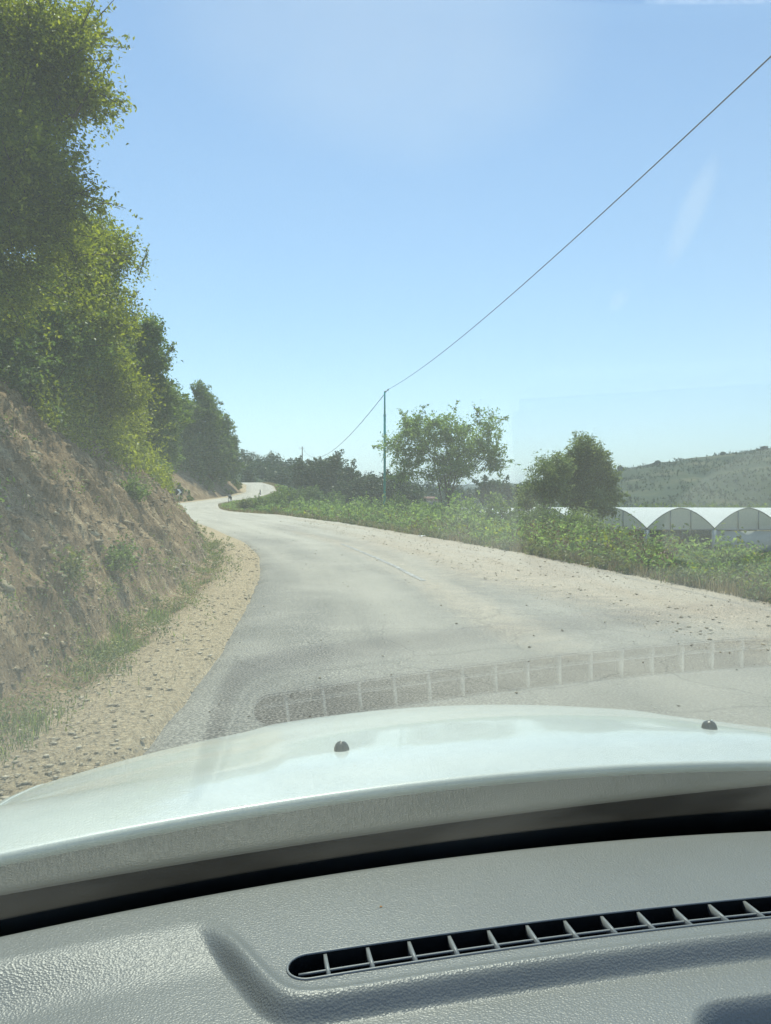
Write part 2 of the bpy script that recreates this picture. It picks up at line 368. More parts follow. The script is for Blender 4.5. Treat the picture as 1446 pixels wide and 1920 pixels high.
# ---- hills
def ridge(name, pix, Y0, depth, mat, back=1.0):
    pix = np.array(pix, float)
    X0 = np.linspace((pix[0, 0]-723)/F*Y0, (pix[-1, 0]-723)/F*Y0, 160)
    top = np.interp(X0, (pix[:, 0]-723)/F*Y0, CAMZ+(950-pix[:, 1])/F*Y0)
    t = np.linspace(-1, 1.4, 60)
    XX, T = np.meshgrid(X0, t, indexing='ij')
    prof = np.where(T < 0, 1-np.abs(T)**1.5, 1-.3*T**2)
    ZZ = -4+(top[:, None]+4)*np.clip(prof, 0, 1)+(fbm(XX/40, T*3, o=5)*4)*(1-np.exp(-np.abs(T)*6))*sstep(T, -1, -.8)
    return mesh(name, np.stack([XX, Y0+T*depth, ZZ], -1).reshape(-1, 3), gridf(*XX.shape)[:, ::-1], mat)
M['hill'] = noisy('hill_cover', (.02, .038, .018), (.045, .068, .032), .05, .95, 0, c3=(.11, .115, .06), detail=12)
hill = ridge('hill', [(690, 935), (900, 918), (960, 912), (1060, 898), (1160, 882), (1240, 872), (1300, 858), (1380, 851), (1446, 842), (1560, 825), (1800, 810), (2300, 815)], 470, 170, M['hill'])
hill['kind'] = 'structure'
hill2 = ridge('distant_hill', [(200, 930), (600, 915), (800, 912), (940, 906), (1000, 908), (1100, 915), (1300, 920)], 1100, 300, M['hill'])
hill2['kind'] = 'structure'

# ------------------------------------------------------------------ foliage
def leaves(start, end, nper, size, spread, g, wid=.5, up=.35):
    """leaves along twigs start->end; returns V, Q, tint"""
    n = len(start); idx = np.repeat(np.arange(n), nper)
    t = g.random(len(idx))**.8
    d = end-start; L = np.linalg.norm(d, axis=1)[:, None]+1e-6
    p = start[idx]+d[idx]*t[:, None]+g.normal(size=(len(idx), 3))*spread*np.array([1, 1, .7])*(1-.5*t[:, None])
    sz = size*(.65+.7*g.random(len(idx)))
    nrm = g.normal(size=(len(idx), 3)); nrm /= np.linalg.norm(nrm, axis=1)[:, None]
    nrm = nrm*(1-up)+np.array([0, 0, 1])*up*1.3
    nrm /= np.linalg.norm(nrm, axis=1)[:, None]
    a = d[idx]/L[idx]+g.normal(size=(len(idx), 3))*.9
    a -= nrm*np.sum(a*nrm, 1)[:, None]; a /= np.linalg.norm(a, axis=1)[:, None]+1e-6
    b_ = np.cross(nrm, a)
    a = a*sz[:, None]*.5; b_ = b_*sz[:, None]*.5*wid
    fold = nrm*(sz*.12)[:, None]
    V = np.stack([p-a, p+b_+fold-a*.1, p+a, p-b_+fold-a*.1], 1).reshape(-1, 3)
    Q = np.arange(len(idx)*4).reshape(-1, 4)
    tw = g.random(n)
    tint = np.clip(.5*tw[idx]+.5*g.random(len(idx))+.05*g.normal(size=len(idx)), 0, 1)
    return V, Q, np.repeat(tint, 4)
def lobes_pts(lobes, n, g, inner=.45, rag=.25):
    lb = np.array(lobes, float); vol = (lb[:, 3]*lb[:, 4]*lb[:, 5])**(2/3.); pr = vol/vol.sum()
    k = g.choice(len(lb), n, p=pr)
    d = g.normal(size=(n, 3)); d /= np.linalg.norm(d, axis=1)[:, None]
    rr = inner+(1-inner)*g.random(n)**.6
    rag_ = 1+rag*noise(d[:, 0]*3+k*5, d[:, 1]*3, d[:, 2]*3)
    c = lb[k, :3]; p = c+d*lb[k, 3:6]*(rr*rag_)[:, None]
    return p, d, k
def sublobes(lobes, m, g, f=(.28, .46)):
    out = []
    for (x, y, z, rx, ry, rz) in lobes:
        out.append((x, y, z, rx*.74, ry*.74, rz*.74))
        for _ in range(m):
            d = g.normal(size=3); d /= np.linalg.norm(d); k = .62+.42*g.random(); q = f[0]+(f[1]-f[0])*g.random()
            out.append((x+d[0]*rx*k, y+d[1]*ry*k, z+d[2]*rz*k, rx*q, ry*q, rz*q*.8))
    return out
def crown_arrays(lobes, n, nper, size, g, twig=.6, spread=.12, inner=.45, rag=.3, wid=.5, gap=None, up=.35, rise=.25):
    p, d, k = lobes_pts(lobes, n, g, inner, rag)
    if gap:
        f, th = gap
        keep = noise(p[:, 0]*f, p[:, 1]*f, p[:, 2]*f) > th
        p, d = p[keep], d[keep]
    dr = d+np.array([0, 0, rise])+g.normal(size=d.shape)*.45
    dr /= np.linalg.norm(dr, axis=1)[:, None]
    L = twig*(.5+g.random(len(p)))[:, None]
    return leaves(p-dr*L*.4, p+dr*L*.6, nper, size, spread, g, wid, up)+((p, d),)
def limbs(mb, base, tips, r0, g, main=None, trunk_top=None, n=8):
    base = np.array(base, float)
    top = np.array(trunk_top if trunk_top is not None else base+np.array([0, 0, 2.]))
    t = np.linspace(0, 1, 7)[:, None]
    bend = np.array([g.normal()*.12, g.normal()*.12, 0])
    tr = base*(1-t)+top*t+bend*np.sin(t*3.1)
    tr[0, 2] -= .3
    mb.tube(tr, np.linspace(r0*1.25, r0*.6, 7), n)
    for q in tips:
        f = .45+.55*g.random(); s0 = base*(1-f)+top*f+bend*math.sin(f*3.1)
        d = q-s0; u = np.linspace(0, 1, 6)[:, None]
        c = s0+d*u+np.array([0, 0, np.linalg.norm(d)*.12])*np.sin(u*3.1)+g.normal(size=(6, 3))*.04*np.linalg.norm(d)*np.sin(u*3.1)
        mb.tube(c, np.linspace(r0*.38, r0*.06, 6), 5)
def tree(name, base, lobes, n, nper, size, mat, seed, label, cat='tree', group=None, r0=.15, ntips=10, ttop=None, stems=1, crownname='crown', **kw):
    g = np.random.default_rng(seed); base = np.array(base, float)
    sprays = kw.pop('sprays', None); sub = kw.pop('sub', 7)
    lob2 = sublobes(lobes, sub, g) if sub else lobes
    V, Q, tint, (p, d) = crown_arrays(lob2, n, nper, size, g, **kw)
    root = empty(name, tuple(base), 0, label, cat, group)
    mb = MB()
    if sprays:
        tw_ = MB(); ns_, sl = sprays; o_ = p[g.choice(len(p), ns_)]; lb0 = np.array(lobes, float); cc_ = lb0[np.argmin(((o_[:, None]-lb0[None, :, :3])**2/lb0[None, :, 3:6]**2).sum(2), 1), :3]
        dd = o_-cc_; dd /= np.linalg.norm(dd, axis=1)[:, None]+1e-6; dd = dd+g.normal(size=dd.shape)*.3+np.array([0, 0, .15]); dd /= np.linalg.norm(dd, axis=1)[:, None]
        ln_ = sl*(.4+.8*g.random(ns_))[:, None]; e_ = o_+dd*ln_
        k3 = []
        for a_, b_ in zip(o_, e_):
            t = np.linspace(0, 1, 4)[:, None]; tw_.tube(a_*(1-t)+b_*t, [.012, .01, .007, .003], 4, cap=False)
            for _ in range(3):
                f = .35+.6*g.random(); q0 = a_*(1-f)+b_*f; q1 = q0+(b_-a_)*.3+g.normal(size=3)*sl*.16; k3.append((q0, q1))
        k3 = np.array(k3); st_ = np.concatenate([o_, k3[:, 0]]); en_ = np.concatenate([e_, k3[:, 1]])
        V2, Q2, t2_ = leaves(st_, en_, 14, size*.95, size*.55, g, .55, .3)
        Q = np.concatenate([Q, Q2+len(V)]); V = np.concatenate([V, V2]); tint = np.concatenate([tint, t2_])
        tq = np.vstack(tw_.Q)+len(V); nleaf = len(Q); tv = np.vstack(tw_.V); V = np.concatenate([V, tv]); Q = np.concatenate([Q, tq]); tint = np.concatenate([tint, np.full(len(tv), .3)])
    oc = mesh(crownname, V-base, Q, mat, root, smooth=False, attrs={'tint': tint})
    if sprays:
        oc.data.materials.append(M['bark']); mi = np.zeros(len(oc.data.polygons), np.int32); mi[nleaf:] = 1; oc.data.polygons.foreach_set('material_index', mi)
    tips = p[g.choice(len(p), min(ntips, len(p)), replace=False)]
    lb = np.array(lobes, float); cen = (lb[:, :3]*lb[:, 3:4]).sum(0)/lb[:, 3].sum()
    for k in range(stems):
        if ttop is not None: tp = np.array(ttop, float)
        else: tp = cen*.55+base*.45+np.array([0, 0, .1])
        bb = base.copy()
        if stems > 1:
            a = 2*np.pi*k/stems+g.random(); off = np.array([math.cos(a), math.sin(a), 0])
            tp = tp+off*lb[:, 3].max()*.35; bb = base+off*.12
        if stems > 1: mb = MB()
        limbs(mb, bb-base, tips[k::stems]-base, r0*(1 if stems == 1 else .6), g, trunk_top=tp-base)
        if stems > 1: mb.build('stem', M['bark'], root)
    if stems == 1: mb.build('trunk', M['bark'], root)
    return root
def pxlobes(lst):
    """(px, py, Y, rx_px, rz_px[, ry metres]) -> world lobes"""
    out = []
    for q in lst:
        c = P(q[0], q[1], q[2]); k = q[2]/F
        rx, rz = q[3]*k, q[4]*k
        out.append((*c, rx, q[5] if len(q) > 5 else rx, rz))
    return out
def bush(name, px, Y, w_px, h_px, mat, seed, label, cat='bush', group=None, n=150, nper=14, size=.12, sink=.1, wide=None, top=None, **kw):
    """bush whose centre column is px; stands on the ground at depth Y"""
    x = (px-723)/F*Y; z0 = float(ground_z(x, Y)); k = Y/F
    g = np.random.default_rng(seed+900)
    rx = w_px*k/2; h = h_px*k
    if top is not None: h = max(CAMZ+(950-top)/F*Y-z0, .3)
    lob = [(x, Y, z0+h*.42, rx*.8, rx*.8 if wide is None else wide, h*.52)]
    for _ in range(4):
        a = g.random()*6.28
        lob.append((x+math.cos(a)*rx*.55, Y+math.sin(a)*rx*.5, z0+h*(.3+.3*g.random()), rx*.45, rx*.45, h*.36))
    return tree(name, (x, Y, z0-.02), lob, n, nper, size, mat, seed, label, cat, group, r0=max(.02, h*.03), ntips=6,
                crownname='foliage', **kw)

# --- tall trees on the left bank (rows from the near corner to the bend)
def lt(name, X, Y, lobes, n, nper, size, seed, label, mat='leaf_near', r0=.2, **kw):
    z = float(ground_z(X, Y))
    kw.setdefault('twig', .7); kw.setdefault('spread', .13)
    return tree(name, (X, Y, z-.1), lobes, n, nper, size, M[mat], seed, label, r0=r0, group='broadleaf trees on the roadside bank', **kw)
lt('broadleaf_tree', -6.6, 11.5, pxlobes([(60, 130, 10.5, 100, 120), (130, 230, 10.8, 70, 75), (20, 330, 10.5, 130, 130), (120, 340, 11, 75, 90), (-60, 150, 10.5, 150, 200), (90, 60, 11, 60, 70), (-30, 480, 10.5, 130, 110),
    (90, 440, 11.5, 85, 80)]), 9500, 20, .062, 11, 'tallest broadleaf tree, cropped by the top left corner of the view', ntips=40, gap=(1.0, -.16), up=.4, sprays=(420, .7), inner=.55)
lt('broadleaf_tree', -7.2, 16.5, pxlobes([(180, 525, 16, 85, 72), (208, 545, 16.5, 56, 66), (110, 590, 15, 120, 110), (165, 640, 16.5, 52, 80), (30, 640, 14, 130, 120), (150, 470, 17, 80, 70), (195, 720, 17, 52, 80)]),
    9000, 19, .068, 12, 'yellowish green broadleaf tree jutting toward the sky below the tallest tree', ntips=24, gap=(.9, -.18), sprays=(380, .55), inner=.55)
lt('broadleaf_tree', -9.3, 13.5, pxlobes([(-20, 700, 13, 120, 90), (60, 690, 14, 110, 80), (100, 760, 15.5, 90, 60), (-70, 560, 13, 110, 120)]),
    5000, 17, .07, 13, 'shaded broadleaf tree low on the left edge above the bare bank', mat='leaf_mid', ntips=14, gap=(.9, -.2), sprays=(120, .8))  # darker leaf colour stands in for the shade on this tree
lt('broadleaf_tree', -9.2, 21, pxlobes([(185, 710, 21, 44, 90), (172, 785, 20, 74, 66), (215, 810, 22, 40, 62), (150, 700, 20, 90, 100)]),
    6500, 15, .08, 14, 'light green broadleaf tree with drooping sprays over the middle of the bank', ntips=14, rise=-.1, gap=(.9, -.2), sprays=(260, .9))
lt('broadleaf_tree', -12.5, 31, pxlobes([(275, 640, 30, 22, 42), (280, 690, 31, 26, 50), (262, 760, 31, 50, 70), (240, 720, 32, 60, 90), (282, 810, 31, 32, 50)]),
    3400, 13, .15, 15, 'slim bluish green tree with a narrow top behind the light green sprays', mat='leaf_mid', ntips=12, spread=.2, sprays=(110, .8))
# --- trees above the far bank at the bend
def ft(X, Y, lobes, n, seed, label, mat='leaf_mid', size=.34, name='broadleaf_tree', **kw):
    z = float(ground_z(X, Y)) if X is not None else 0
    if X is None: X = lobes[0][0]; z = float(ground_z(X, Y))
    kw.setdefault('sprays', (60, 1.6)); kw.setdefault('twig', 1.2); kw.setdefault('spread', .3); kw.setdefault('ntips', 8)
    return tree(name, (X, Y, z-.2), lobes, n, 14, size, M[mat], seed, label, group=kw.pop('group', 'trees above the far bank'), r0=.22, **kw)
ft(None, 68, pxlobes([(300, 790, 68, 28, 62), (290, 760, 66, 34, 60), (305, 860, 69, 26, 44), (320, 830, 68, 16, 50)]), 1500, 21, 'broadleaf tree where the slim tree meets the trees of the bend', size=.26)
ft(-36, 116, pxlobes([(335, 800, 114, 30, 50), (345, 850, 114, 36, 40), (320, 870, 112, 30, 30)]), 2000, 22, 'round broadleaf tree at the left of the group above the far bank')
ft(-32, 119, pxlobes([(375, 775, 118, 32, 42), (386, 748, 118, 20, 30), (378, 835, 118, 40, 48), (370, 870, 117, 34, 24)]), 2100, 23, 'highest tree of the group above the far bank, with a pointed tip')
ft(-28.5, 122, pxlobes([(408, 815, 121, 28, 46), (418, 858, 121, 24, 36), (400, 865, 120, 34, 28)]), 1700, 24, 'rightmost tall tree of the group above the far bank, beside the distant wood')
ft(-26.5, 127, pxlobes([(434, 868, 126, 10, 30), (430, 840, 126, 11, 26)]), 600, 25, 'narrow sunlit tree at the right end of the far bank', mat='leaf_pale', size=.3)
# --- distant wood beyond the crest, skyline through (445,848) ... (720,895)
sky_x = [430, 460, 500, 540, 580, 620, 650, 680, 700, 720, 760, 800, 870]
sky_y = [842, 848, 858, 866, 866, 872, 882, 893, 897, 900, 905, 912, 918]
gf = np.random.default_rng(77)
def wood_ground(x, Y): return Zf(Y)
k = 0
for row, (Yw, off, hpx, msize) in enumerate([(225, 0, 40, .6), (195, 14, 44, .55), (172, 26, 46, .5)]):
    for px in np.arange(452+row*6, 880-row*60, 17+row*3):
        top = np.interp(px, sky_x, sky_y)+off*.8+gf.normal()*4
        yy = Yw+gf.normal()*5; kk = yy/F
        cw = 13+gf.random()*5
        c = P(px, top+hpx*.5, yy)
        lob = [(c[0], yy, c[2], cw*kk, cw*kk, hpx*.5*kk), (c[0]+gf.normal(), yy-1, c[2]-hpx*.35*kk, cw*1.15*kk, cw*kk, hpx*.4*kk), (c[0]+gf.normal(), yy, c[2]+hpx*.2*kk, cw*.6*kk, cw*.6*kk, hpx*.42*kk)]
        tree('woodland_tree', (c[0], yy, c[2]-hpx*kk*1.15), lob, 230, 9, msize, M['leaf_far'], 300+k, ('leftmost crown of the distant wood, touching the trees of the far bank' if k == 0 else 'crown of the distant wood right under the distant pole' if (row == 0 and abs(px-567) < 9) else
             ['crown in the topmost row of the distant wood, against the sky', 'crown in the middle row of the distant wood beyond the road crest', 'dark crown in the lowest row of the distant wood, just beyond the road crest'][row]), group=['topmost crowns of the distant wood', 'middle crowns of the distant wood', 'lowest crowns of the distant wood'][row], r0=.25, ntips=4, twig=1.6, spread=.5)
        k += 1
# wooded slope under the distant wood
xs = np.linspace(-75, 45, 60); ys = np.linspace(158, 250, 30)
XX, YY = np.meshgrid(xs, ys, indexing='ij')
tp = np.interp((XX/YY)*F+723, sky_x, sky_y)
ZZ = np.minimum(CAMZ+(950-(tp+42))/F*YY, 99)*sstep(YY, 150, 172)-3*(1-sstep(YY, 150, 172))
ZZ = np.where(XX < Vf(YY)+2, Zf(YY)-.5, ZZ)
o = mesh('wooded_slope', np.stack([XX, YY, ZZ], -1).reshape(-1, 3), gridf(*XX.shape)[:, ::-1], M['hill']); o['kind'] = 'structure'

# --- trees and bushes right of the road
def rt(X, Y, lobes, n, nper, size, mat, seed, label, group=None, **kw):
    z = float(ground_z(X, Y)); return tree(kw.pop('name', 'broadleaf_tree'), (X, Y, z-.1), lobes, n, nper, size, M[mat], seed, label, group=group, **kw)
t1 = P(838, 960, 46)
rt(t1[0], 46, pxlobes([(800, 830, 46, 62, 50, 1.8), (870, 830, 46, 62, 52, 1.8), (918, 800, 46, 26, 34, .9), (925, 860, 46, 28, 28, .9), (765, 870, 46, 34, 40, 1.1), (835, 800, 45.5, 50, 30, 1.2), (850, 880, 46, 62, 28, 1.5), (780, 800, 46, 22, 22)]),
   2000, 12, .14, 'leaf_open', 41, 'loose airy tree with several thin stems beside the tall teal pole', name='multi_stem_tree', ntips=46, stems=5, r0=.08, twig=.8, spread=.13, inner=.2, rag=.5, gap=(1.4, -.32), sub=3, sprays=(90, .9), wid=.6, ttop=P(838, 880, 46))
t2 = P(1075, 960, 60)
rt(t2[0], 60, pxlobes([(1095, 880, 60, 50, 45), (1090, 920, 60, 60, 42), (1130, 890, 60, 24, 30), (1070, 890, 60, 35, 42), (1110, 940, 58, 40, 24)]),
   4200, 14, .18, 'leaf_willow', 42, 'dense rounded dark green tree left of the white greenhouse', ntips=14, r0=.3, twig=.9, spread=.2, sub=5, sprays=(120, 1.))
t3 = P(1015, 960, 56)
rt(t3[0], 56, pxlobes([(1015, 900, 56, 38, 32), (1003, 930, 56, 38, 32), (1045, 878, 57, 28, 28)]),
   1900, 12, .16, 'leaf_willow', 43, 'thin greyish tree on the left flank of the dense rounded tree', ntips=16, r0=.12, twig=.9, spread=.2, gap=(.8, -.15))
bush('verge_bush', 1055, 34, 90, 50, M['leaf_mid'], 59, 'bush filling the gap between the grey tree and the rounded tree', n=420, size=.13, top=940, twig=.6)
bush('leaning_bush', 1120, 40, 110, 50, M['leaf_willow'], 44, 'small grey green bush whose leafy branch crosses the left greenhouse arch', n=420, size=.14, top=948, twig=.7)
bush('sumac_bush', 1010, 32, 120, 60, M['leaf_pale'], 45, 'bush with long fan shaped sprays under the grey tree', n=420, size=.18, top=945, twig=.8, wid=.25)
bush('sumac_bush', 1095, 36, 120, 60, M['leaf_willow'], 46, 'pale dusty bush with long sprays under the dense rounded tree', n=520, size=.16, top=950, twig=.8, wid=.3)
bush('mound_bush', 585, 84, 150, 60, M['leaf_pale'], 47, 'largest light green mound of creepers on the inside of the bend', n=1500, nper=14, size=.28, top=903, twig=.7, wide=4)
bush('mound_bush', 640, 72, 130, 50, M['leaf_pale'], 48, 'second creeper mound sloping down toward the teal pole', n=1200, nper=14, size=.25, top=925, twig=.7, wide=4)
bush('mound_bush', 535, 74, 90, 45, M['leaf_mid'], 49, 'darker bush at the left foot of the largest creeper mound', n=700, size=.24, top=918)
ft(None, 118, pxlobes([(612, 892, 116, 40, 32), (580, 900, 116, 30, 26), (640, 915, 116, 28, 26)]), 1500, 50, 'dark broad tree rising behind the creeper mounds', mat='leaf_far', group='trees beyond the mounds', size=.4)
ft(None, 100, pxlobes([(657, 905, 100, 12, 20), (662, 925, 100, 22, 20)]), 500, 51, 'small dark tree right of the broad tree behind the mounds', mat='leaf_far', group='trees beyond the mounds')
ft(None, 95, pxlobes([(690, 918, 95, 24, 22), (705, 930, 95, 26, 20)]), 700, 52, 'dark tree just left of the teal pole, behind the creepers', mat='leaf_far', group='trees beyond the mounds')
ft(None, 92, pxlobes([(745, 918, 92, 26, 20), (760, 935, 92, 30, 18)]), 700, 53, 'dark tree seen just right of the teal pole', mat='leaf_far', group='trees beyond the mounds')
ft(None, 100, pxlobes([(925, 925, 100, 30, 18), (960, 930, 100, 22, 14)]), 800, 54, 'dark tree between the airy tree and the grey tree', mat='leaf_far', group='trees beyond the mounds')

# roadside bushes standing in the verge
spec = [(505, 66, 60, 928, 'leaf_mid', 'bush at the tip of the inner bend'), (470, 70, 50, 938, 'herb', 'low bush beside the delineator at the inner bend'),
        (700, 50, 80, 938, 'leaf_pale', 'bush at the foot of the teal pole, left side'), (755, 46, 80, 930, 'leaf_mid', 'dark bush right of the teal pole'),
        (800, 42, 80, 935, 'leaf_open', 'bush under the left half of the airy tree'), (870, 40, 60, 915, 'leaf_open', 'tall bush before the stems of the airy tree'),
        (905, 37, 80, 932, 'leaf_pale', 'wide bush under the right half of the airy tree'), (950, 34, 90, 932, 'leaf_mid', 'bush midway between the airy tree and the grey tree'),
        (1060, 27, 100, 975, 'leaf_mid', 'green bush at the gravel edge before the rounded tree')]
for i, (px, Y, wp, top, mt, lb_) in enumerate(spec):
    bush('verge_bush', px, Y, wp*1.15, 50, M[mt], 60+i, lb_, n=420, nper=13, size=.10+Y*.0012, top=top, group='bushes along the right verge', twig=.45)
# bushes on the left bank
spec = [(5.0, 24, 1.8, 1.5, 'leaf_near', 'bush at the top of the bank under the light green sprays'), (3.3, 31, 1.7, 1.2, 'leaf_near', 'bush on the bank shoulder where the road first bends'),
        (3.0, 36, 1.5, 1.1, 'leaf_mid', 'bush on the bank where the inner road edge disappears'), (3.1, 42, 1.6, 1.1, 'leaf_near', 'last bush of the near bank, just before the far road reappears'),
        (4.2, 19.5, 1.5, 1.1, 'leaf_near', 'yellow green bush halfway along the bank crest'), (4.6, 15.5, 1.2, .9, 'leaf_near', 'small bush on the bank crest below the jutting tree'),
        (2.4, 14.5, .7, .45, 'leaf_mid', 'small plant alone on the bare earth of the bank'), (1.75, 10.2, .8, .5, 'leaf_mid', 'leafy plant at the bank foot by the ditch'), (2.3, 7.2, .6, .45, 'leaf_mid', 'leafy plant near the left edge of the bank'),
        (3.0, 27, 1.2, .9, 'leaf_mid', 'bushy plant on the right end of the bare earth'), (1.7, 7.9, .5, .35, 'herb', 'dusty herb by the ditch nearest the car')]
for i, (s, Y, wd, h, mt, lb_) in enumerate(spec):
    p = bank_pt(np.array(s), np.array(Y)); x, y, z = p
    if s < 3.5 and Y < 20: wd *= .65; h *= .75
    sz = .035+.0022*Y
    n = int(90*wd*wd+40)
    tree('bank_bush', (x, y, z-.05), [(x, y, z+h*.45, wd*.5, wd*.5, h*.5), (x+.25*wd, y-.2*wd, z+h*.3, wd*.35, wd*.35, h*.35)], n, 14, sz, M[mt], 80+i, lb_, 'bush', 'bushes growing on the left bank',
         r0=.02+h*.02, ntips=5, twig=.25+.2*h, spread=.06+.03*h, crownname='foliage')

# ---- continuous undergrowth (nobody could count it)
def scatter_herbs(name, x, Y, h, g, mat, size, nper, label, twig_r=.25, tags=True, z=None, wid=.4):
    if z is None: z = ground_z(x, Y)
    base = np.stack([x, Y, z], 1)
    lean = g.normal(size=(len(x), 3))*twig_r*h[:, None]; lean[:, 2] = h
    n = len(x); V, Q, t = [], [], []
    idx = np.repeat(np.arange(n), nper)
    V, Q, t = leaves(base+lean*.05, base+lean, nper, 1., .25*np.median(h)*.5, g, wid, .3)
    # scale leaf size per plant
    c = V.reshape(-1, 4, 3).mean(1, keepdims=True)
    V = (c+(V.reshape(-1, 4, 3)-c)*size[idx][:, None, None]).reshape(-1, 3)
    o = mesh(name, V, Q, mat, smooth=False, attrs={'tint': t}); tag(o, label, 'undergrowth', kind='stuff'); return o
g = np.random.default_rng(5)
def verge_samples(n, Y0, Y1, r0, r1, pw=1.0):
    Y = Y0*(Y1/Y0)**(g.random(n)**pw); r = r0+(r1-r0)*g.random(n); return Vf(Y)+r, Y, r
x, Y, r = verge_samples(9000, 9, 140, .1, 9)
dens = noise(x*.5, Y*.5) ; keep = dens > -.35+.0*x; x, Y, r = x[keep], Y[keep], r[keep]
h = (.25+.75*g.random(len(x)))*(.35+.85*sstep(r, 0, 3.0))*(1+.7*noise(x*.4, Y*.4, 3.))*(1-.22*sstep(x, 3, 7))*(1-.8*sstep(Y, 60, 70)*(1-sstep(r, 1.5, 6)))*(1+.35*sstep(Y, 26, 36)*(1-sstep(Y, 58, 66)))
scatter_herbs('verge_undergrowth', x, Y, np.maximum(h, .12), g, M['leaf_open'], .07+.0026*Y, 16, 'tangle of green weeds filling the strip right of the gravel')
x, Y, r = verge_samples(5200, 9, 60, -.15, 2.6)
keep = noise(x*.7, Y*.7, 9.) > -.15; x, Y, r = x[keep], Y[keep], r[keep]
h = (.12+.4*g.random(len(x)))*(.5+.7*sstep(r, 0, 2))
scatter_herbs('dry_weeds', x, Y, h, g, M['herb'], .045+.002*Y, 16, 'yellowish weeds along the gravel edge on the right')
x, Y, r = verge_samples(2600, 9, 60, .2, 7)
keep = noise(x*.35, Y*.35, 19.) > .02; x, Y, r = x[keep], Y[keep], r[keep]
scatter_herbs('brown_weeds', x, Y, (.3+.5*g.random(len(x)))*(.6+.5*sstep(r, 0, 2)), g, M['rust'], .04+.0018*Y, 16, 'rusty brown dying weeds among the green verge plants')
x, Y, r = verge_samples(800, 9, 60, .1, 8)
keep = noise(x*.45, Y*.45, 29.) > .0; x, Y, r = x[keep], Y[keep], r[keep]
scatter_herbs('pale_weeds', x, Y, (.3+.55*g.random(len(x)))*(.6+.5*sstep(r, 0, 2)), g, M['leaf_near'], .05+.0022*Y, 16, 'yellow green weeds standing out in the verge', wid=.6)
# vegetation further down the slope toward the plain
n = 5200; Y = 14+110*g.random(n)**.8; r = 8+26*g.random(n); x = Vf(Y)+r
keep = ~((Y > 70) & (x > 9)); x, Y = x[keep], Y[keep]
h = .5+1.1*g.random(len(x)); h *= (1+.4*noise(x*.2, Y*.2))*(1-.3*sstep(x/Y, .25, .35))
scatter_herbs('slope_scrub', x, Y, h, g, M['leaf_mid'], .16+.0028*Y, 16, 'rough green scrub on the slope below the road')
def blades(name, x, Y, z, h, g, mat, label, width=.008, lean=.35, cat='grass'):
    n = len(x); a = g.random(n)*6.28; d = np.stack([np.cos(a), np.sin(a), 0*a], 1); s = np.stack([-np.sin(a), np.cos(a), 0*a], 1)
    b0 = np.stack([x, Y, z], 1); wd = width*(1+Y*.06); le = lean*h*g.random(n)
    m1 = b0+d*(le*.35)[:, None]; m1[:, 2] += h*.6; t1_ = b0+d*le[:, None]; t1_[:, 2] += h
    V = np.stack([b0-s*wd[:, None], b0+s*wd[:, None], m1+s*wd[:, None]*.7, m1-s*wd[:, None]*.7, t1_], 1).reshape(-1, 3)
    k = np.arange(n)[:, None]*5; Q = k+np.array([0, 1, 2, 3]); T = k+np.array([3, 2, 4])
    tint = np.repeat(np.clip(.5+.35*noise(x*.8, Y*.8)+.3*g.normal(size=n), 0, 1), 5)
    o = mesh(name, V, [Q, T], mat, smooth=False, attrs={'tint': tint}); return tag(o, label, cat, kind='stuff')
# ditch grass, left
n = 1000; Y = 3.2*(46/3.2)**(g.random(n)); s = 1.15+.3*g.normal(size=n)
keep = noise(s*1.6, Y*.8, 4.) > -.1; Y, s = Y[keep], s[keep]; p = bank_pt(s, Y)
scatter_herbs('ditch_weeds', p[:, 0], Y, .05+.13*g.random(len(Y)), g, M['herb'], .018+.0022*Y, 16, 'low leafy weeds along the ditch at the bank foot', z=p[:, 2], twig_r=.5)
n = 1500; Y = 4*(45/4)**g.random(n); s = 1.5+4.2*g.random(n)
keep = noise(s*.8, Y*.5, 34.) > .12; Y, s = Y[keep], s[keep]; p = bank_pt(s, Y)
scatter_herbs('bank_weeds', p[:, 0], Y, .05+.16*g.random(len(Y)), g, M['leaf_mid'], .02+.0022*Y, 14, 'small weeds dotted over the bare earth bank', z=p[:, 2], twig_r=.5)
n = 46000; Y = 3.2*(46/3.2)**(g.random(n)); s = 1.14+.24*g.normal(size=n)
keep = noise(s*2.2, Y*1.1, 4.)+.22*g.normal(size=n) > .4; Y, s = Y[keep], s[keep]
p = bank_pt(s, Y); blades('ditch_grass', p[:, 0], Y, p[:, 2], .025+.075*g.random(len(Y)), g, M['leaf_mid'], 'ragged strip of grass along the ditch at the bank foot', .0024, .95)
n = 15000; Y = 4*(45/4)**(g.random(n)); s = 1.5+4.3*g.random(n)
keep = noise(s*1.6, Y*.9, 14.) > .36; Y, s = Y[keep], s[keep]
p = bank_pt(s, Y); blades('bank_grass', p[:, 0], Y, p[:, 2], .04+.09*g.random(len(Y)), g, M['herb'], 'sparse tufts of grass on the bare earth bank', .0028, .9)
n = 34000; Y = 9*(150/9)**g.random(n); r = -.1+2.2*g.random(n)**1.3; x = Vf(Y)+r
keep = noise(x*.9, Y*.9, 24.) > -.3; x, Y = x[keep], Y[keep]
blades('verge_grass', x, Y, ground_z(x, Y), .08+.22*g.random(len(Y)), g, M['dry'], 'dry grass growing along the right edge of the gravel', .0035, .8)
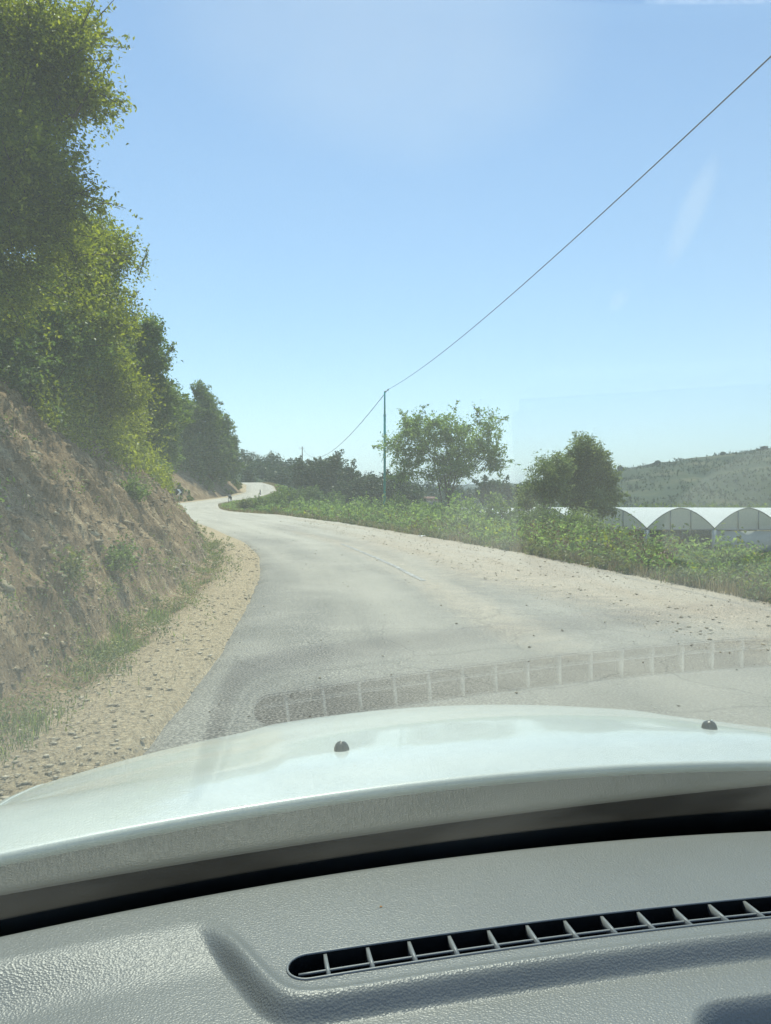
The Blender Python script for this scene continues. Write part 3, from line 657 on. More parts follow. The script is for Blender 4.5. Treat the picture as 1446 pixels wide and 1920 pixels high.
# low plants on bank crest and far bank
n = 7000; Y = 12+34*g.random(n); H = Hf(Y); s = 1.35+H*.82+(-1.0+3.5*g.random(n))
p = bank_pt(s, Y); h = .25+.6*g.random(n)
scatter_herbs('crest_undergrowth', p[:, 0], Y, h, g, M['leaf_near'], .06+.0025*Y, 12, 'leafy undergrowth along the top of the near bank', z=p[:, 2])
n = 5200; Y = 45+115*g.random(n); s = .9+g.random(n)**.8*11; keep = (noise(s*.25, Y*.12, 7.) > -.05+.25*((s < 6) & (Y > 80) & (Y < 118))); Y, s = Y[keep], s[keep]
p = bank_pt(s, Y); h = .3+.9*g.random(len(Y))*sstep(s, .8, 4)
scatter_herbs('far_bank_undergrowth', p[:, 0], Y, h, g, M['herb'], .14+.0028*Y, 12, 'weeds and scrub growing on the far bank', z=p[:, 2])
# scrub over the right hand hill and plain
hv = np.array([v.co[:] for v in hill.data.vertices])
hv = hv[hv[:, 1] < 480]; sel = g.choice(len(hv), 15000); pts = hv[sel]+g.normal(size=(15000, 3))*np.array([4, 2.5, 0])
kp = noise(pts[:, 0]/35, pts[:, 1]/35) > -.25; pts = pts[kp]
scatter_herbs('hillside_scrub', pts[:, 0], pts[:, 1], .5+1.6*g.random(len(pts)), g, M['leaf_far'], np.full(len(pts), 1.), 9, 'scrub covering the hillside on the right', z=pts[:, 2]-.5)
n = 2600; x = -30+330*g.random(n); Y = 160+150*g.random(n)
scatter_herbs('valley_scrub', x, Y, 2+4*g.random(n), g, M['leaf_mid'], np.full(n, 1.1), 14, 'line of scrub and trees across the valley floor', z=np.full(n, -3.4))

# ---- rocks
def rocks(name, pts, size, g, mat, label, flat=.45, cat='gravel'):
    n = len(pts); ico = np.array([[1, 0, 0], [-1, 0, 0], [0, 1, 0], [0, -1, 0], [0, 0, 1], [0, 0, -1]], float)
    F8 = np.array([[0, 2, 4], [2, 1, 4], [1, 3, 4], [3, 0, 4], [2, 0, 5], [1, 2, 5], [3, 1, 5], [0, 3, 5]])
    V = ico[None]*(size[:, None, None])*(.6+.8*g.random((n, 6, 1)))
    V = V*np.array([1, .8, flat]); a = g.random(n)*6.28; c, s_ = np.cos(a), np.sin(a)
    X = V[..., 0]*c[:, None]-V[..., 1]*s_[:, None]; Yv = V[..., 0]*s_[:, None]+V[..., 1]*c[:, None]
    V = np.stack([X, Yv, V[..., 2]+.12*X*g.normal(size=(n, 1))], -1)+pts[:, None]
    T = (np.arange(n)[:, None, None]*6+F8[None]).reshape(-1, 3)
    tint = np.repeat(g.random(n), 6)
    o = mesh(name, V.reshape(-1, 3), [T], mat, smooth=False, attrs={'tint': tint}); return tag(o, label, cat, kind='stuff')
def rock_mat(name, a, b_, c):
    m, ns, ln, b = new_mat(name); at = N(ns, 'ShaderNodeAttribute', attribute_name='tint')
    r = ramp(ns, [(0, a), (.5, b_), (1, c)]); ln.new(at.outputs['Fac'], r.inputs[0]); ln.new(r.outputs[0], b.inputs['Base Color']); b.inputs['Roughness'].default_value = .9
    return m
M['stone'] = rock_mat('stone', (.27, .21, .135), (.4, .33, .22), (.56, .49, .37))
M['clod'] = rock_mat('clod', (.1, .07, .04), (.2, .148, .085), (.42, .35, .23))
n = 9000; Y = 2.6*(24/2.6)**(g.random(n)**1.4); s = -.05+1.1*g.random(n)**.9
p = np.stack([Lf(Y)-s, Y, Zf(Y)+bank_h(np.maximum(s, 0), Y)+.008], 1)
rocks('shoulder_gravel', p, (.003+.004*g.random(n)+.02*g.random(n)**14)*(1+.05*Y), g, M['stone'], 'pale stone chips on the left shoulder', .28)
n = 26000; Y = 4*(45/4)**g.random(n); s = 1.3+4*g.random(n)
p = bank_pt(s, Y); rocks('bank_rubble', p-np.array([0, 0, .002]), (.005+.012*g.random(n)+.05*g.random(n)**16)*(1+.04*Y), g, M['clod'], 'rubble and clods on the bare earth bank', .5)
n = 4200; Y = 7*(45/7)**(g.random(n)); x = Vf(Y)-3.3*g.random(n)**1.2+.2
p = np.stack([x, Y, Zf(Y)+.012], 1); rocks('verge_gravel', p, (.003+.004*g.random(n)+.02*g.random(n)**14)*(1+.04*Y), g, M['stone'], 'stones scattered over the gravel on the right side')
n = 600; Y = 4*(40/4)**(g.random(n)); f = g.random(n); x = Lf(Y)+(Vf(Y)-Lf(Y))*f
p = np.stack([x, Y, Zf(Y)+.012], 1); rocks('road_grit', p, .004+.016*g.random(n)**6+.0003*Y, g, M['clod'], 'loose grit lying on the asphalt')
# large slabs lying on the bank
def slab(px, py, L_, W_, T_, rot, label, seed):
    g2 = np.random.default_rng(seed)
    # find the bank point seen at the pixel
    best = None
    for Y in np.linspace(4, 40, 400):
        xx = (px-723)/F*Y; s = Lf(Y)-xx
        if s < 1.3: continue
        q = bank_pt(np.array(s), np.array(Y)); zz = CAMZ+(950-py)/F*Y
        if q[2] >= zz: best = (xx, Y, zz); break
    if best is None: return
    out = np.array([[-.5, -.15], [-.3, -.5], [.2, -.42], [.5, -.1], [.42, .3], [0, .5], [-.38, .35]])+g2.normal(size=(7, 2))*.05
    V = [[a*L_, b*W_, T_*(.5+.3*g2.random())] for a, b in out]+[[a*L_*.96, b*W_*.9, -T_*.5] for a, b in out]
    Q = [[i, (i+1) % 7, 7+(i+1) % 7, 7+i] for i in range(7)]
    V += [[0, 0, T_*.62], [0, 0, -T_*.5]]; T = [[14, (i+1) % 7, i] for i in range(7)]+[[15, 7+i, 7+(i+1) % 7] for i in range(7)]
    o = mesh('rock_slab', V, [np.array(Q), np.array(T)], M['slab'], smooth=False)
    o.location = (best[0]+.02, best[1]-.03, best[2]+.02); o.rotation_euler = rot
    tag(o, label, 'rock', 'rock slabs on the bank')
M['slab'] = noisy('slab', (.2, .165, .105), (.38, .33, .23), 14, .9, .5, 40, dist=.01)
slab(165, 995, .34, .17, .04, (.5, .75, .4), 'pale rock slab alone high on the right part of the bare bank', 1)
slab(88, 1022, .42, .06, .03, (.4, .8, .6), 'long thin rock sliver on the left part of the bare bank', 2)
slab(45, 1010, .22, .12, .04, (.5, .7, .5), 'blocky rock slab left of the thin sliver', 3)
slab(75, 1045, .26, .06, .03, (.4, .9, .7), 'short rock sliver just under the long thin one', 4)
slab(95, 990, .1, .05, .02, (.5, .8, .2), 'small pale stone between the thin sliver and the pale slab', 5)
slab(8, 1105, .15, .1, .05, (.4, .7, .2), 'chunky rock at the left border of the picture low on the bank', 6)
slab(290, 1150, .2, .1, .05, (.2, .3, .3), 'flat ochre stone in the ditch below the small plant', 7)

# ------------------------------------------------------------------ poles and cables
M['teal'] = noisy('teal_paint', (.01, .3, .28), (.02, .36, .33), 3, .45)
M['wood'] = noisy('weathered_wood', (.12, .12, .11), (.2, .19, .17), 4, .9)
M['cable'] = simple('cable', (.1, .12, .12), .6)
pb = P(721.5, 972, 49); pz = float(ground_z(pb[0], 49))
ptop = P(721.5, 735, 49)[2]; pmid = P(721.5, 778, 49)[2]
root = empty('utility_pole', (pb[0], 49, pz), 0, 'tall teal painted steel pole standing in the verge left of the airy tree', 'pole')
h1 = pmid-pz; h2 = ptop-pz
MB().tube([[0, 0, -.3], [0, 0, h1*.5], [0, 0, h1]], [.085, .08, .075], 14).build('lower_shaft', M['teal'], root)
MB().tube([[0, 0, h1], [0, 0, h2]], [.055, .05], 12).build('upper_shaft', M['teal'], root)
MB().tube([[0, 0, h1-.05], [0, 0, h1+.03]], [.085, .085], 14).build('collar', M['teal'], root)
MB().box((0, 0, h2+.02), (.07, .12, .05)).tube([[0, 0, h2], [.22, 0, h2+.12]], [.018, .015], 8).tube([[.22, 0, h2+.08], [.22, 0, h2+.2]], [.035, .03], 8).build('cable_clamp', M['cable'], root)
MB().tube([[0, 0, h2*.535-.06], [0, 0, h2*.535+.06]], [.1, .1], 14).tube([[-.1, 0, h2*.535], [-.2, -.02, h2*.5]], .015, 6).build('band', M['teal'], root)
fb = P(567, 862, 185); ftp = P(567, 837.5, 185)
root = empty('utility_pole', (fb[0], 185, fb[2]-4), 0, 'slender distant pole standing above the wood on the skyline', 'pole')
hh = ftp[2]-fb[2]+4
MB().tube([[0, 0, 0], [0, 0, hh]], [.16, .11], 10).build('shaft', M['wood'], root)
MB().tube([[-.6, 0, hh-.35], [.6, 0, hh-.35]], [.05, .05], 6).build('crossarm', M['wood'], root)
def cable(name, a, b_, sag, r, label, n=60):
    t = np.linspace(0, 1, n)[:, None]; q = np.array(a)*(1-t)+np.array(b_)*t; q[:, 2] -= (4*sag*t*(1-t))[:, 0]
    o = MB().tube(q, r, 6).build(name, M['cable']); tag(o, label, 'cable', 'overhead cables')
top = np.array([pb[0]+.2, 49, ptop+.14])
cable('overhead_cable', top, (7.1, -6, 7.63), .85, .011, 'overhead cable running from the teal pole to the upper right corner')
cable('overhead_cable', top, (ftp[0], 185, ftp[2]-.3), 3.2, .022, 'overhead cable sagging from the teal pole to the distant pole', 90)

# ------------------------------------------------------------------ sign, delineators, litter
M['black'] = simple('black_paint', (.02, .022, .024), .5); M['white'] = simple('white_paint', (.78, .8, .78), .5)
M['steel'] = simple('steel', (.3, .3, .29), .5, .6)
Ys = 95.5; sx = (336-723)/F*Ys; sz = CAMZ+(950-938)/F*Ys
root = empty('chevron_sign', (sx, Ys, sz), R(12), 'black road sign with a white chevron pointing right, at the outer edge of the bend', 'road sign')
kk = Ys/F
bw, bh, bz = 12*kk, 11*kk, (938-922.5)*kk
MB().box((0, 0, bz), (bw, .03, bh)).build('board', M['black'], root, False)
cv = np.array([(-.33, .5), (.02, .5), (.4, 0), (.02, -.5), (-.33, -.5), (.05, 0)])*np.array([bw, bh*.94])
V = [[a, -.019, bz+b_] for a, b_ in cv]+[[a, -.016, bz+b_] for a, b_ in cv]
mesh('chevron', V, [np.array([[0, 1, 2, 5], [5, 2, 3, 4]]), np.array([[i, 6+i, 6+(i+1) % 6, (i+1) % 6] for i in range(6)])], M['white'], root, False)
MB().tube([[.05, .03, -.3], [.05, .03, bz+bh*.4]], .035, 8).build('post', M['steel'], root)
Yd = 94; dx = (323.5-723)/F*Yd; dz = CAMZ+(950-943)/F*Yd
root = empty('delineator_post', (dx, Yd, dz), 0, 'white delineator post left of the chevron sign', 'post')
MB().box((0, 0, .42), (.2, .08, .95)).build('shaft', M['white'], root, False)
MB().box((0, -.003, 1.03), (.2, .09, .26)).build('reflector_band', M['black'], root, False)
Yd = 118; dx = (488-723)/F*Yd; dz = CAMZ+(950-930)/F*Yd
root = empty('delineator_post', (dx, Yd, dz-.1), 0, 'dark thin marker post on the grass inside the bend', 'post')
MB().box((0, 0, .5), (.13, .1, 1.1)).build('shaft', M['black'], root, False)
MB().box((0, 0, 1.06), (.15, .12, .05)).build('cap', M['steel'], root, False)
# litter
q = P(791, 1008, 28.2); g2 = np.random.default_rng(9)
V = np.array([[a, b_, .03*g2.random()+.02] for a in np.linspace(-.11, .11, 6) for b_ in np.linspace(-.09, .09, 5)])+g2.normal(size=(30, 3))*.012
o = mesh('litter', V, gridf(6, 5), M['white'], smooth=False); o.location = (q[0], 28.2, float(Zf(28.2))+.02)
o.modifiers.new('thick', 'SOLIDIFY').thickness = .004
tag(o, 'crumpled white scrap of litter on the right edge of the gravel', 'litter')

# ------------------------------------------------------------------ calf on the road
def calf():
    Y = 95.; x = (431-723)/F*Y; z = float(Zf(Y))
    bm_v = []; bm_e = []; rad = []
    def chain(pts, rs, start=None):
        prev = start
        for p_, r_ in zip(pts, rs):
            bm_v.append(p_); rad.append(r_); i = len(bm_v)-1
            if prev is not None: bm_e.append((prev, i))
            prev = i
        return prev
    hip = chain([(0, -.42, .72)], [.17])
    mid = chain([(0, -.1, .68)], [.2], hip); chest = chain([(0, .28, .7)], [.19], mid)
    neck = chain([(0, .48, .78)], [.11], chest); poll = chain([(.03, .66, .86)], [.085], neck); chain([(.06, .84, .76)], [.05], poll)
    for sx_ in (-1, 1):
        chain([(sx_*.13, -.44, .55), (sx_*.14, -.38, .42), (sx_*.13, -.5, .28), (sx_*.13, -.48, .08), (sx_*.13, -.45, .02)], [.1, .065, .045, .038, .045], hip)
        chain([(sx_*.12, .3, .5), (sx_*.12, .3, .3), (sx_*.12, .31, .08), (sx_*.12, .33, .02)], [.07, .05, .036, .045], chest)
        chain([(sx_*.13+.03, .62, .88), (sx_*.2+.03, .6, .86)], [.03, .02], poll)
    chain([(0, -.6, .76), (.02, -.66, .6), (.03, -.65, .35), (.03, -.64, .28)], [.03, .022, .018, .03], hip)
    me = bpy.data.meshes.new('calf'); me.from_pydata(bm_v, bm_e, []); me.update()
    o = bpy.data.objects.new('calf', me); C.objects.link(o)
    md = o.modifiers.new('skin', 'SKIN'); o.modifiers.new('sub', 'SUBSURF').levels = 2
    sv = me.skin_vertices[0].data
    for i, r_ in enumerate(rad): sv[i].radius = (r_, r_); sv[i].use_root = (i == 0)
    dg = bpy.context.evaluated_depsgraph_get(); ev = o.evaluated_get(dg); nm = bpy.data.meshes.new_from_object(ev)
    o.modifiers.clear(); o.data = nm; nm.name = 'calf'
    m, ns, ln, b = new_mat('calf_hide')
    tc = N(ns, 'ShaderNodeTexCoord'); sp = N(ns, 'ShaderNodeSeparateXYZ'); ln.new(tc.outputs['Object'], sp.inputs[0])
    nz = N(ns, 'ShaderNodeTexNoise', Scale=3.); ln.new(tc.outputs['Object'], nz.inputs['Vector'])
    a = N(ns, 'ShaderNodeMath', operation='MULTIPLY_ADD'); a.inputs[1].default_value = .3; ln.new(nz.outputs['Fac'], a.inputs[0]); ln.new(sp.outputs['Z'], a.inputs[2])
    a2 = N(ns, 'ShaderNodeMath', operation='MULTIPLY_ADD'); a2.inputs[1].default_value = .9; ln.new(sp.outputs['X'], a2.inputs[0]); ln.new(a.outputs[0], a2.inputs[2])
    r_ = ramp(ns, [(.56, (.7, .7, .68)), (.6, (.035, .035, .04))]); ln.new(a2.outputs[0], r_.inputs[0]); ln.new(r_.outputs[0], b.inputs['Base Color']); b.inputs['Roughness'].default_value = .7
    nm.materials.clear(); nm.materials.append(m)
    nm.polygons.foreach_set('use_smooth', np.ones(len(nm.polygons), bool))
    o.location = (x, Y, z); o.rotation_euler = (0, 0, R(14)); o.scale = (1.1, 1.1, 1.12)
    tag(o, 'black calf with white hind leg walking up the road at the bend', 'calf')
calf()

# ------------------------------------------------------------------ greenhouse
def greenhouse():
    Y0 = 75.; k = Y0/F; span = 127*k; zg = -3.05
    zgut = CAMZ+(950-991)*k; ztop = CAMZ+(950-952.5)*k; rise = ztop-zgut
    depth = 75.
    x0 = (959-723)*k; nsp = 5
    root = empty('greenhouse', (x0+nsp*span/2, Y0, zg), 0, 'long white plastic greenhouse with a row of joined arched roofs in the valley', 'greenhouse')
    ox = -nsp*span/2
    film, ns, ln, b = new_mat('white_film')
    b.inputs['Base Color'].default_value = (.8, .83, .8, 1); b.inputs['Roughness'].default_value = .45
    tr = N(ns, 'ShaderNodeBsdfTranslucent'); tr.inputs[0].default_value = (.75, .8, .76, 1)
    mx = N(ns, 'ShaderNodeMixShader'); mx.inputs[0].default_value = .3
    ln.new(b.outputs[0], mx.inputs[1]); ln.new(tr.outputs[0], mx.inputs[2]); ln.new(mx.outputs[0], ns['Material Output'].inputs[0])
    endf, ns, ln, b = new_mat('end_film')
    b.inputs['Base Color'].default_value = (.62, .66, .62, 1); b.inputs['Roughness'].default_value = .6
    tr = N(ns, 'ShaderNodeBsdfTranslucent'); tr.inputs[0].default_value = (.6, .66, .6, 1)
    mx = N(ns, 'ShaderNodeMixShader'); mx.inputs[0].default_value = .6
    ln.new(b.outputs[0], mx.inputs[1]); ln.new(tr.outputs[0], mx.inputs[2]); ln.new(mx.outputs[0], ns['Material Output'].inputs[0])
    frame = simple('galvanised', (.3, .33, .32), .5, .4)
    cur = simple('curtain', (.5, .54, .5), .8)
    t = np.linspace(-1, 1, 33); prof = 1-np.abs(t)**1.75     # pointed at the gutters, round on top
    zz = zgut-zg+.0+rise*prof
    for i in range(nsp):
        xc = ox+(i+.5)*span; xs_ = xc+t*span/2
        yv = np.linspace(0, depth, 26)
        A, B = np.meshgrid(xs_, yv, indexing='ij'); Z_ = np.repeat(zz[:, None], len(yv), 1)+.015*np.cos(B*2*np.pi/3)*1.
        V = np.stack([A, B, Z_], -1).reshape(-1, 3)
        mesh('roof_vault', V, gridf(33, 26)[:, ::-1], film, root)
        # end panel
        hb = .0
        V = np.concatenate([np.stack([xs_*0+xs_, 0*xs_+.06, zz-.03], 1), np.stack([xs_, 0*xs_+.06, 0*xs_+zgut-zg-.12], 1)])
        Q = np.array([[j, j+1, 33+j+1, 33+j] for j in range(32)])
        mesh('end_panel', V, Q, endf, root)
        MB().tube(np.stack([xs_, 0*xs_-.02, zz], 1), .05, 6).build('hoop', frame, root)
        for f in (-.3, .3):
            zt = zgut-zg+rise*(1-abs(f)**1.75)
            MB().box((xc+f*span*.5, 0, zt/2+(zgut-zg)*.5-.1), (.09, .09, zt-(zgut-zg)+.1)).build('end_post', frame, root, False)
        MB().box((xc, -.0, zgut-zg-.1), (span-.1, .1, .1)).build('sill_rail', frame, root, False)
    for i in range(nsp+1):
        xg = ox+i*span
        MB().box((xg, .03, (zgut-zg)*.5-.08), (.42, .3, (zgut-zg)-.16)).build('rolled_curtain', cur, root, False)
        MB().box((xg, depth/2, zgut-zg-.04), (.22, depth, .1)).build('gutter', frame, root, False)
        for yy in np.arange(6, depth, 12.): MB().box((xg, yy, (zgut-zg)/2), (.1, .1, zgut-zg-.1)).build('support_post', frame, root, False)
    for i in (3, 4):
        MB().box((ox+(i+.5)*span, .12, (zgut-zg)*.5-.1), (span-.45, .02, zgut-zg-.3)).build('side_curtain', cur, root, False)
    MB().box((0, depth, (zgut-zg)*.5), (nsp*span, .05, zgut-zg)).build('back_curtain', cur, root, False)
    g = np.random.default_rng(12); n = 3600
    x = x0+.6+(nsp*span-1.2)*g.random(n); x = np.round(x/1.6)*1.6+g.normal(size=n)*.12
    Y = Y0+1.2+30*g.random(n)**1.5
    scatter_herbs('crop_rows', x, Y, 1.2+.6*g.random(n), g, M['crop'], np.full(n, .3), 12, 'rows of dark green crop plants growing inside the greenhouse', z=np.full(n, zg), twig_r=.15)
    ground_ = mesh('greenhouse_floor', [[ox, -2, .02], [-ox, -2, .02], [-ox, depth, .02], [ox, depth, .02]], [[0, 1, 2, 3]], simple('dark_soil', (.05, .045, .03), .95), root)
greenhouse()

# houses with red roofs among the valley trees
M['tile'] = noisy('roof_tile', (.16, .095, .08), (.22, .14, .115), 1.5, .9); M['plaster'] = noisy('plaster', (.25, .24, .2), (.33, .3, .26), 1, .9)
def house(px, py, Y, wpx, label, rz=0):
    k = Y/F; wd = wpx*k; c = P(px, py, Y); hr = wd*.22; hw = wd*.32
    root = empty('house', (c[0], Y, c[2]-hr-hw), rz, label, 'house', 'red roofed houses in the valley')
    d = wd*.7
    MB().box((0, 0, hw/2), (wd*.9, d*.9, hw)).build('wall', M['plaster'], root, False)
    V = [[-wd/2, -d/2, hw], [wd/2, -d/2, hw], [wd/2, d/2, hw], [-wd/2, d/2, hw], [-wd*.3, 0, hw+hr], [wd*.3, 0, hw+hr]]
    mesh('roof', V, [np.array([[0, 1, 5, 4], [2, 3, 4, 5], [3, 2, 1, 0]]), np.array([[1, 2, 5], [3, 0, 4]])], M['tile'], root, False)
    for f in (-.25, .25):
        MB().box((f*wd, -d*.45-.02, hw*.5), (wd*.1, .05, hw*.35)).build('window', M['black'], root, False)
house(748, 929, 150, 30, 'red roofed house just right of the teal pole', R(10))
house(806, 931, 165, 34, 'red roofed house seen between the thin stems of the airy tree', R(-8))
house(775, 918, 190, 26, 'small house behind the two other red roofs', R(20))
# hut on ridge + ridge trees
hc = P(1432, 843, 470)
root = empty('hut', (hc[0], 470, hc[2]-.8), R(15), 'small dark hut on the crest of the right hand hill', 'hut')
MB().box((0, 0, 1.2), (3.0, 2.6, 2.4)).build('wall', noisy('hut_wall', (.05, .06, .065), (.09, .1, .1), 1), root, False)
MB().box((0, 0, 2.5), (3.7, 3.2, .35)).build('roof', M['black'], root, False)
for i, (px, py, rr, lb_) in enumerate([(1232, 871, 6, 'lone bush halfway up the skyline of the right hand hill'), (1354, 853, 4, 'small bush on the hill skyline left of the hut'), (1165, 880, 6, 'bush where the hill skyline drops behind the rounded tree')]):
    c = P(px, py, 470); k = 470/F
    tree('ridge_bush', (c[0], 470, c[2]-2), [(c[0], 470, c[2]+.5, rr*k, rr*k, rr*.7*k)], 120, 12, .7, M['leaf_far'], 700+i, lb_, 'bush', 'bushes on the hill crest', r0=.15, ntips=3, twig=1, spread=.4)
# dry stalks before the greenhouse
root = empty('dry_plant', (*P(1385, 1060, 22)[:2], .0), 0, 'pale dry stalks sticking up in front of the right greenhouse arches', 'plant')
z0 = float(ground_z(root.location.x, 22)); root.location.z = z0
g2 = np.random.default_rng(3)
for i in range(7):
    a = np.array([g2.normal()*.1, g2.normal()*.1, 0]); e = a+np.array([.1+.5*g2.random(), g2.normal()*.2, .6+.5*g2.random()])
    t = np.linspace(0, 1, 6)[:, None]
    MB().tube(a*(1-t)+e*t+np.array([0, 0, .08])*np.sin(t*3), np.linspace(.012, .004, 6), 5).build('stalk', M['dry_stalk'] if 'dry_stalk' in M else M.setdefault('dry_stalk', simple('dry_stalk', (.45, .4, .3), .9)), root)

# ------------------------------------------------------------------ the car we sit in
CX = .45     # camera sits this far left of the car's centre line
Rm = Matrix.Rotation(R(PITCH), 3, 'X') @ Matrix.Rotation(R(11), 3, 'Z')
car = empty('car', (0, 0, 0), 0, 'white car seen from its driver seat, with bonnet, windscreen and grey dashboard', 'car')
car.location = Vector((0, 0, CAMZ))+Rm @ Vector((CX, 0, -CAMZ)); car.rotation_euler = Rm.to_euler()
def cz(z): return z+CAMZ
# windscreen: plane n.(v,z)=c with lateral curvature
TH, GC, GT = 38.3, .263, -.0187
def glass_v(z, u): return (GC-math.cos(R(TH))*z-GT*u)/math.sin(R(TH))-.167*u*u
def paint():
    m, ns, ln, b = new_mat('white_car_paint')
    b.inputs['Base Color'].default_value = (.62, .68, .64, 1); b.inputs['Roughness'].default_value = .35
    b.inputs['Coat Weight'].default_value = .6; b.inputs['Coat Roughness'].default_value = .06
    tc = N(ns, 'ShaderNodeTexCoord'); n = N(ns, 'ShaderNodeTexNoise', Scale=5., Detail=8, Roughness=.7); ln.new(tc.outputs['Object'], n.inputs['Vector'])
    r_ = ramp(ns, [(.35, (.58, .63, .59)), (.7, (.68, .73, .69))]); ln.new(n.outputs['Fac'], r_.inputs[0]); ln.new(r_.outputs[0], b.inputs['Base Color'])
    return m
M['paint'] = paint()
vp = [.9, 1.0, 1.1, 1.3, 1.5, 1.7, 1.9, 2.0, 2.06, 2.1]; zp = [-.349, -.345, -.347, -.368, -.402, -.446, -.503, -.55, -.62, -.74]
_vv = np.linspace(.9, 2.1, 121); _zz = np.interp(_vv, vp, zp); _zz = np.convolve(np.pad(_zz, 7, mode='edge'), np.hanning(17)[1:-1]/np.hanning(17)[1:-1].sum(), 'valid')
def hood_z(u, v):
    z = np.interp(v, _vv, _zz)-(.03+.11*sstep(v, .92, 1.4))*u*u-1.2*np.maximum(np.abs(u)-.8, 0)**2
    z = z+.006*(1-sstep(np.abs(u), .36, .44))*sstep(v, .98, 1.06)
    return z
def hood_rear(u): return .972-.19*u*u
u = np.linspace(-.83, .83, 130); t = np.linspace(0, 1, 90)
U, T = np.meshgrid(u, t, indexing='ij'); Vv = hood_rear(U)+(2.1-.12*U*U-hood_rear(U))*T
vfix = 2.1*(Vv-hood_rear(U))/(2.1-.12*U*U-hood_rear(U)); Vm = hood_rear(U)*(1-T)+2.1*T
top = np.stack([U, Vv, cz(hood_z(U, Vm))], -1)
o = mesh('bonnet', top.reshape(-1, 3), gridf(130, 90)[:, ::-1], M['paint'], car)
sm = o.modifiers.new('thick', 'SOLIDIFY'); sm.thickness = .012; sm.offset = -1
for s in (-1, 1):
    u = s*np.concatenate([np.linspace(.836, .92, 24), np.full(10, .925)]); dz = np.concatenate([np.zeros(24), np.linspace(.03, .55, 10)])
    U, T = np.meshgrid(u, t, indexing='ij'); Vv = hood_rear(.83)+.02*0+(2.03-.12*U*U*0-hood_rear(.83))*T-.06*T*T*0
    Z_ = hood_z(U, hood_rear(.83)*(1-T)+2.1*T)-dz[:, None]
    Fq = gridf(34, 90); Fq = Fq[:, ::-1] if s > 0 else Fq
    o = mesh('front_wing', np.stack([U, Vv, cz(Z_)], -1).reshape(-1, 3), Fq, M['paint'], car)
    o.modifiers.new('thick', 'SOLIDIFY').thickness = .006
u = np.linspace(-.9, .9, 60); z = np.linspace(-.76, -1.1, 14); U, Z_ = np.meshgrid(u, z, indexing='ij')
Vv = 2.13-.14*U*U+.04*np.sin((Z_+.76)/-.34*3.14)
o = mesh('front_bumper', np.stack([U, Vv, cz(Z_)], -1).reshape(-1, 3), gridf(60, 14), M['paint'], car); o.modifiers.new('thick', 'SOLIDIFY').thickness = .01
M['rubber'] = noisy('black_plastic', (.008, .009, .009), (.013, .014, .014), 60, .85, spec=.05)
# cowl below the bonnet's rear edge
u = np.linspace(-.88, .88, 60); U, T = np.meshgrid(u, np.linspace(0, 1, 4), indexing='ij')
vb0 = glass_v(-.53, U)+.008
CV = np.choose((T*3+.5).astype(int), [vb0, vb0+.12, vb0+.24, vb0+.25]); CZ = np.choose((T*3+.5).astype(int), [-.545+0*U, -.6+0*U, -.56+0*U, hood_z(U, vb0+.25)-.016])
o = mesh('cowl', np.stack([U, CV, cz(CZ)], -1).reshape(-1, 3), gridf(60, 4), M['rubber'], car); o.modifiers.new('thick', 'SOLIDIFY').thickness = .004
# washer nozzles
def nozzle(px, dist):
    p0 = P(px, 950, dist)-np.array([0, 0, CAMZ]); q = Rm.inverted() @ Vector(p0); uu, v_ = q[0]-CX, q[1]
    zz = float(hood_z(np.array(uu), np.array(v_)))
    n_, m_ = 20, 8; a = np.linspace(0, 2*np.pi, n_, endpoint=False); e = np.linspace(0, 1, m_)
    V = []
    for k_ in e:
        rr = math.sqrt(max(0, 1-k_**2.2))
        for a_ in a: V.append([.0115*rr*math.cos(a_), (.011 if math.sin(a_) < 0 else .017)*rr*math.sin(a_), .0155*k_-.002])
    Q = [[i*n_+j, i*n_+(j+1) % n_, (i+1)*n_+(j+1) % n_, (i+1)*n_+j] for i in range(m_-1) for j in range(n_)]
    o = mesh('washer_nozzle', V, np.array(Q), M['nozzle'], car); o.location = (uu, v_, cz(zz)); o.rotation_euler = (R(-4), R(uu*8), 0)
    j = mesh('jet', np.array(V)*.14, np.array(Q), M['white'], o); j.location = (.001, -.004, .0135)
M['nozzle'] = simple('nozzle_plastic', (.03, .035, .035), .35)
nozzle(641, 1.14); nozzle(1331.5, 1.255)
# windscreen
m, ns, ln, b = new_mat('windscreen_glass'); ns.remove(b); out = ns['Material Output']
ge = N(ns, 'ShaderNodeNewGeometry'); dp = N(ns, 'ShaderNodeVectorMath', operation='DOT_PRODUCT'); ln.new(ge.outputs['Normal'], dp.inputs[0]); ln.new(ge.outputs['Incoming'], dp.inputs[1])
ab = N(ns, 'ShaderNodeMath', operation='ABSOLUTE'); ln.new(dp.outputs['Value'], ab.inputs[0])
om = N(ns, 'ShaderNodeMath', operation='SUBTRACT'); om.inputs[0].default_value = 1; ln.new(ab.outputs[0], om.inputs[1])
pw = N(ns, 'ShaderNodeMath', operation='POWER'); pw.inputs[1].default_value = 5; ln.new(om.outputs[0], pw.inputs[0])
fr = N(ns, 'ShaderNodeMath', operation='MULTIPLY_ADD'); fr.inputs[1].default_value = .85; fr.inputs[2].default_value = .15; ln.new(pw.outputs[0], fr.inputs[0])
tr = N(ns, 'ShaderNodeBsdfTransparent'); tr.inputs[0].default_value = (.935, .985, .96, 1)
gl = N(ns, 'ShaderNodeBsdfGlossy'); gl.inputs['Roughness'].default_value = .0
mg = N(ns, 'ShaderNodeMixShader'); ln.new(fr.outputs[0], mg.inputs[0]); ln.new(tr.outputs[0], mg.inputs[1]); ln.new(gl.outputs[0], mg.inputs[2])
df = N(ns, 'ShaderNodeBsdfDiffuse'); df.inputs[0].default_value = (.7, .72, .68, 1); tl = N(ns, 'ShaderNodeBsdfTranslucent'); tl.inputs[0].default_value = (.75, .77, .72, 1)
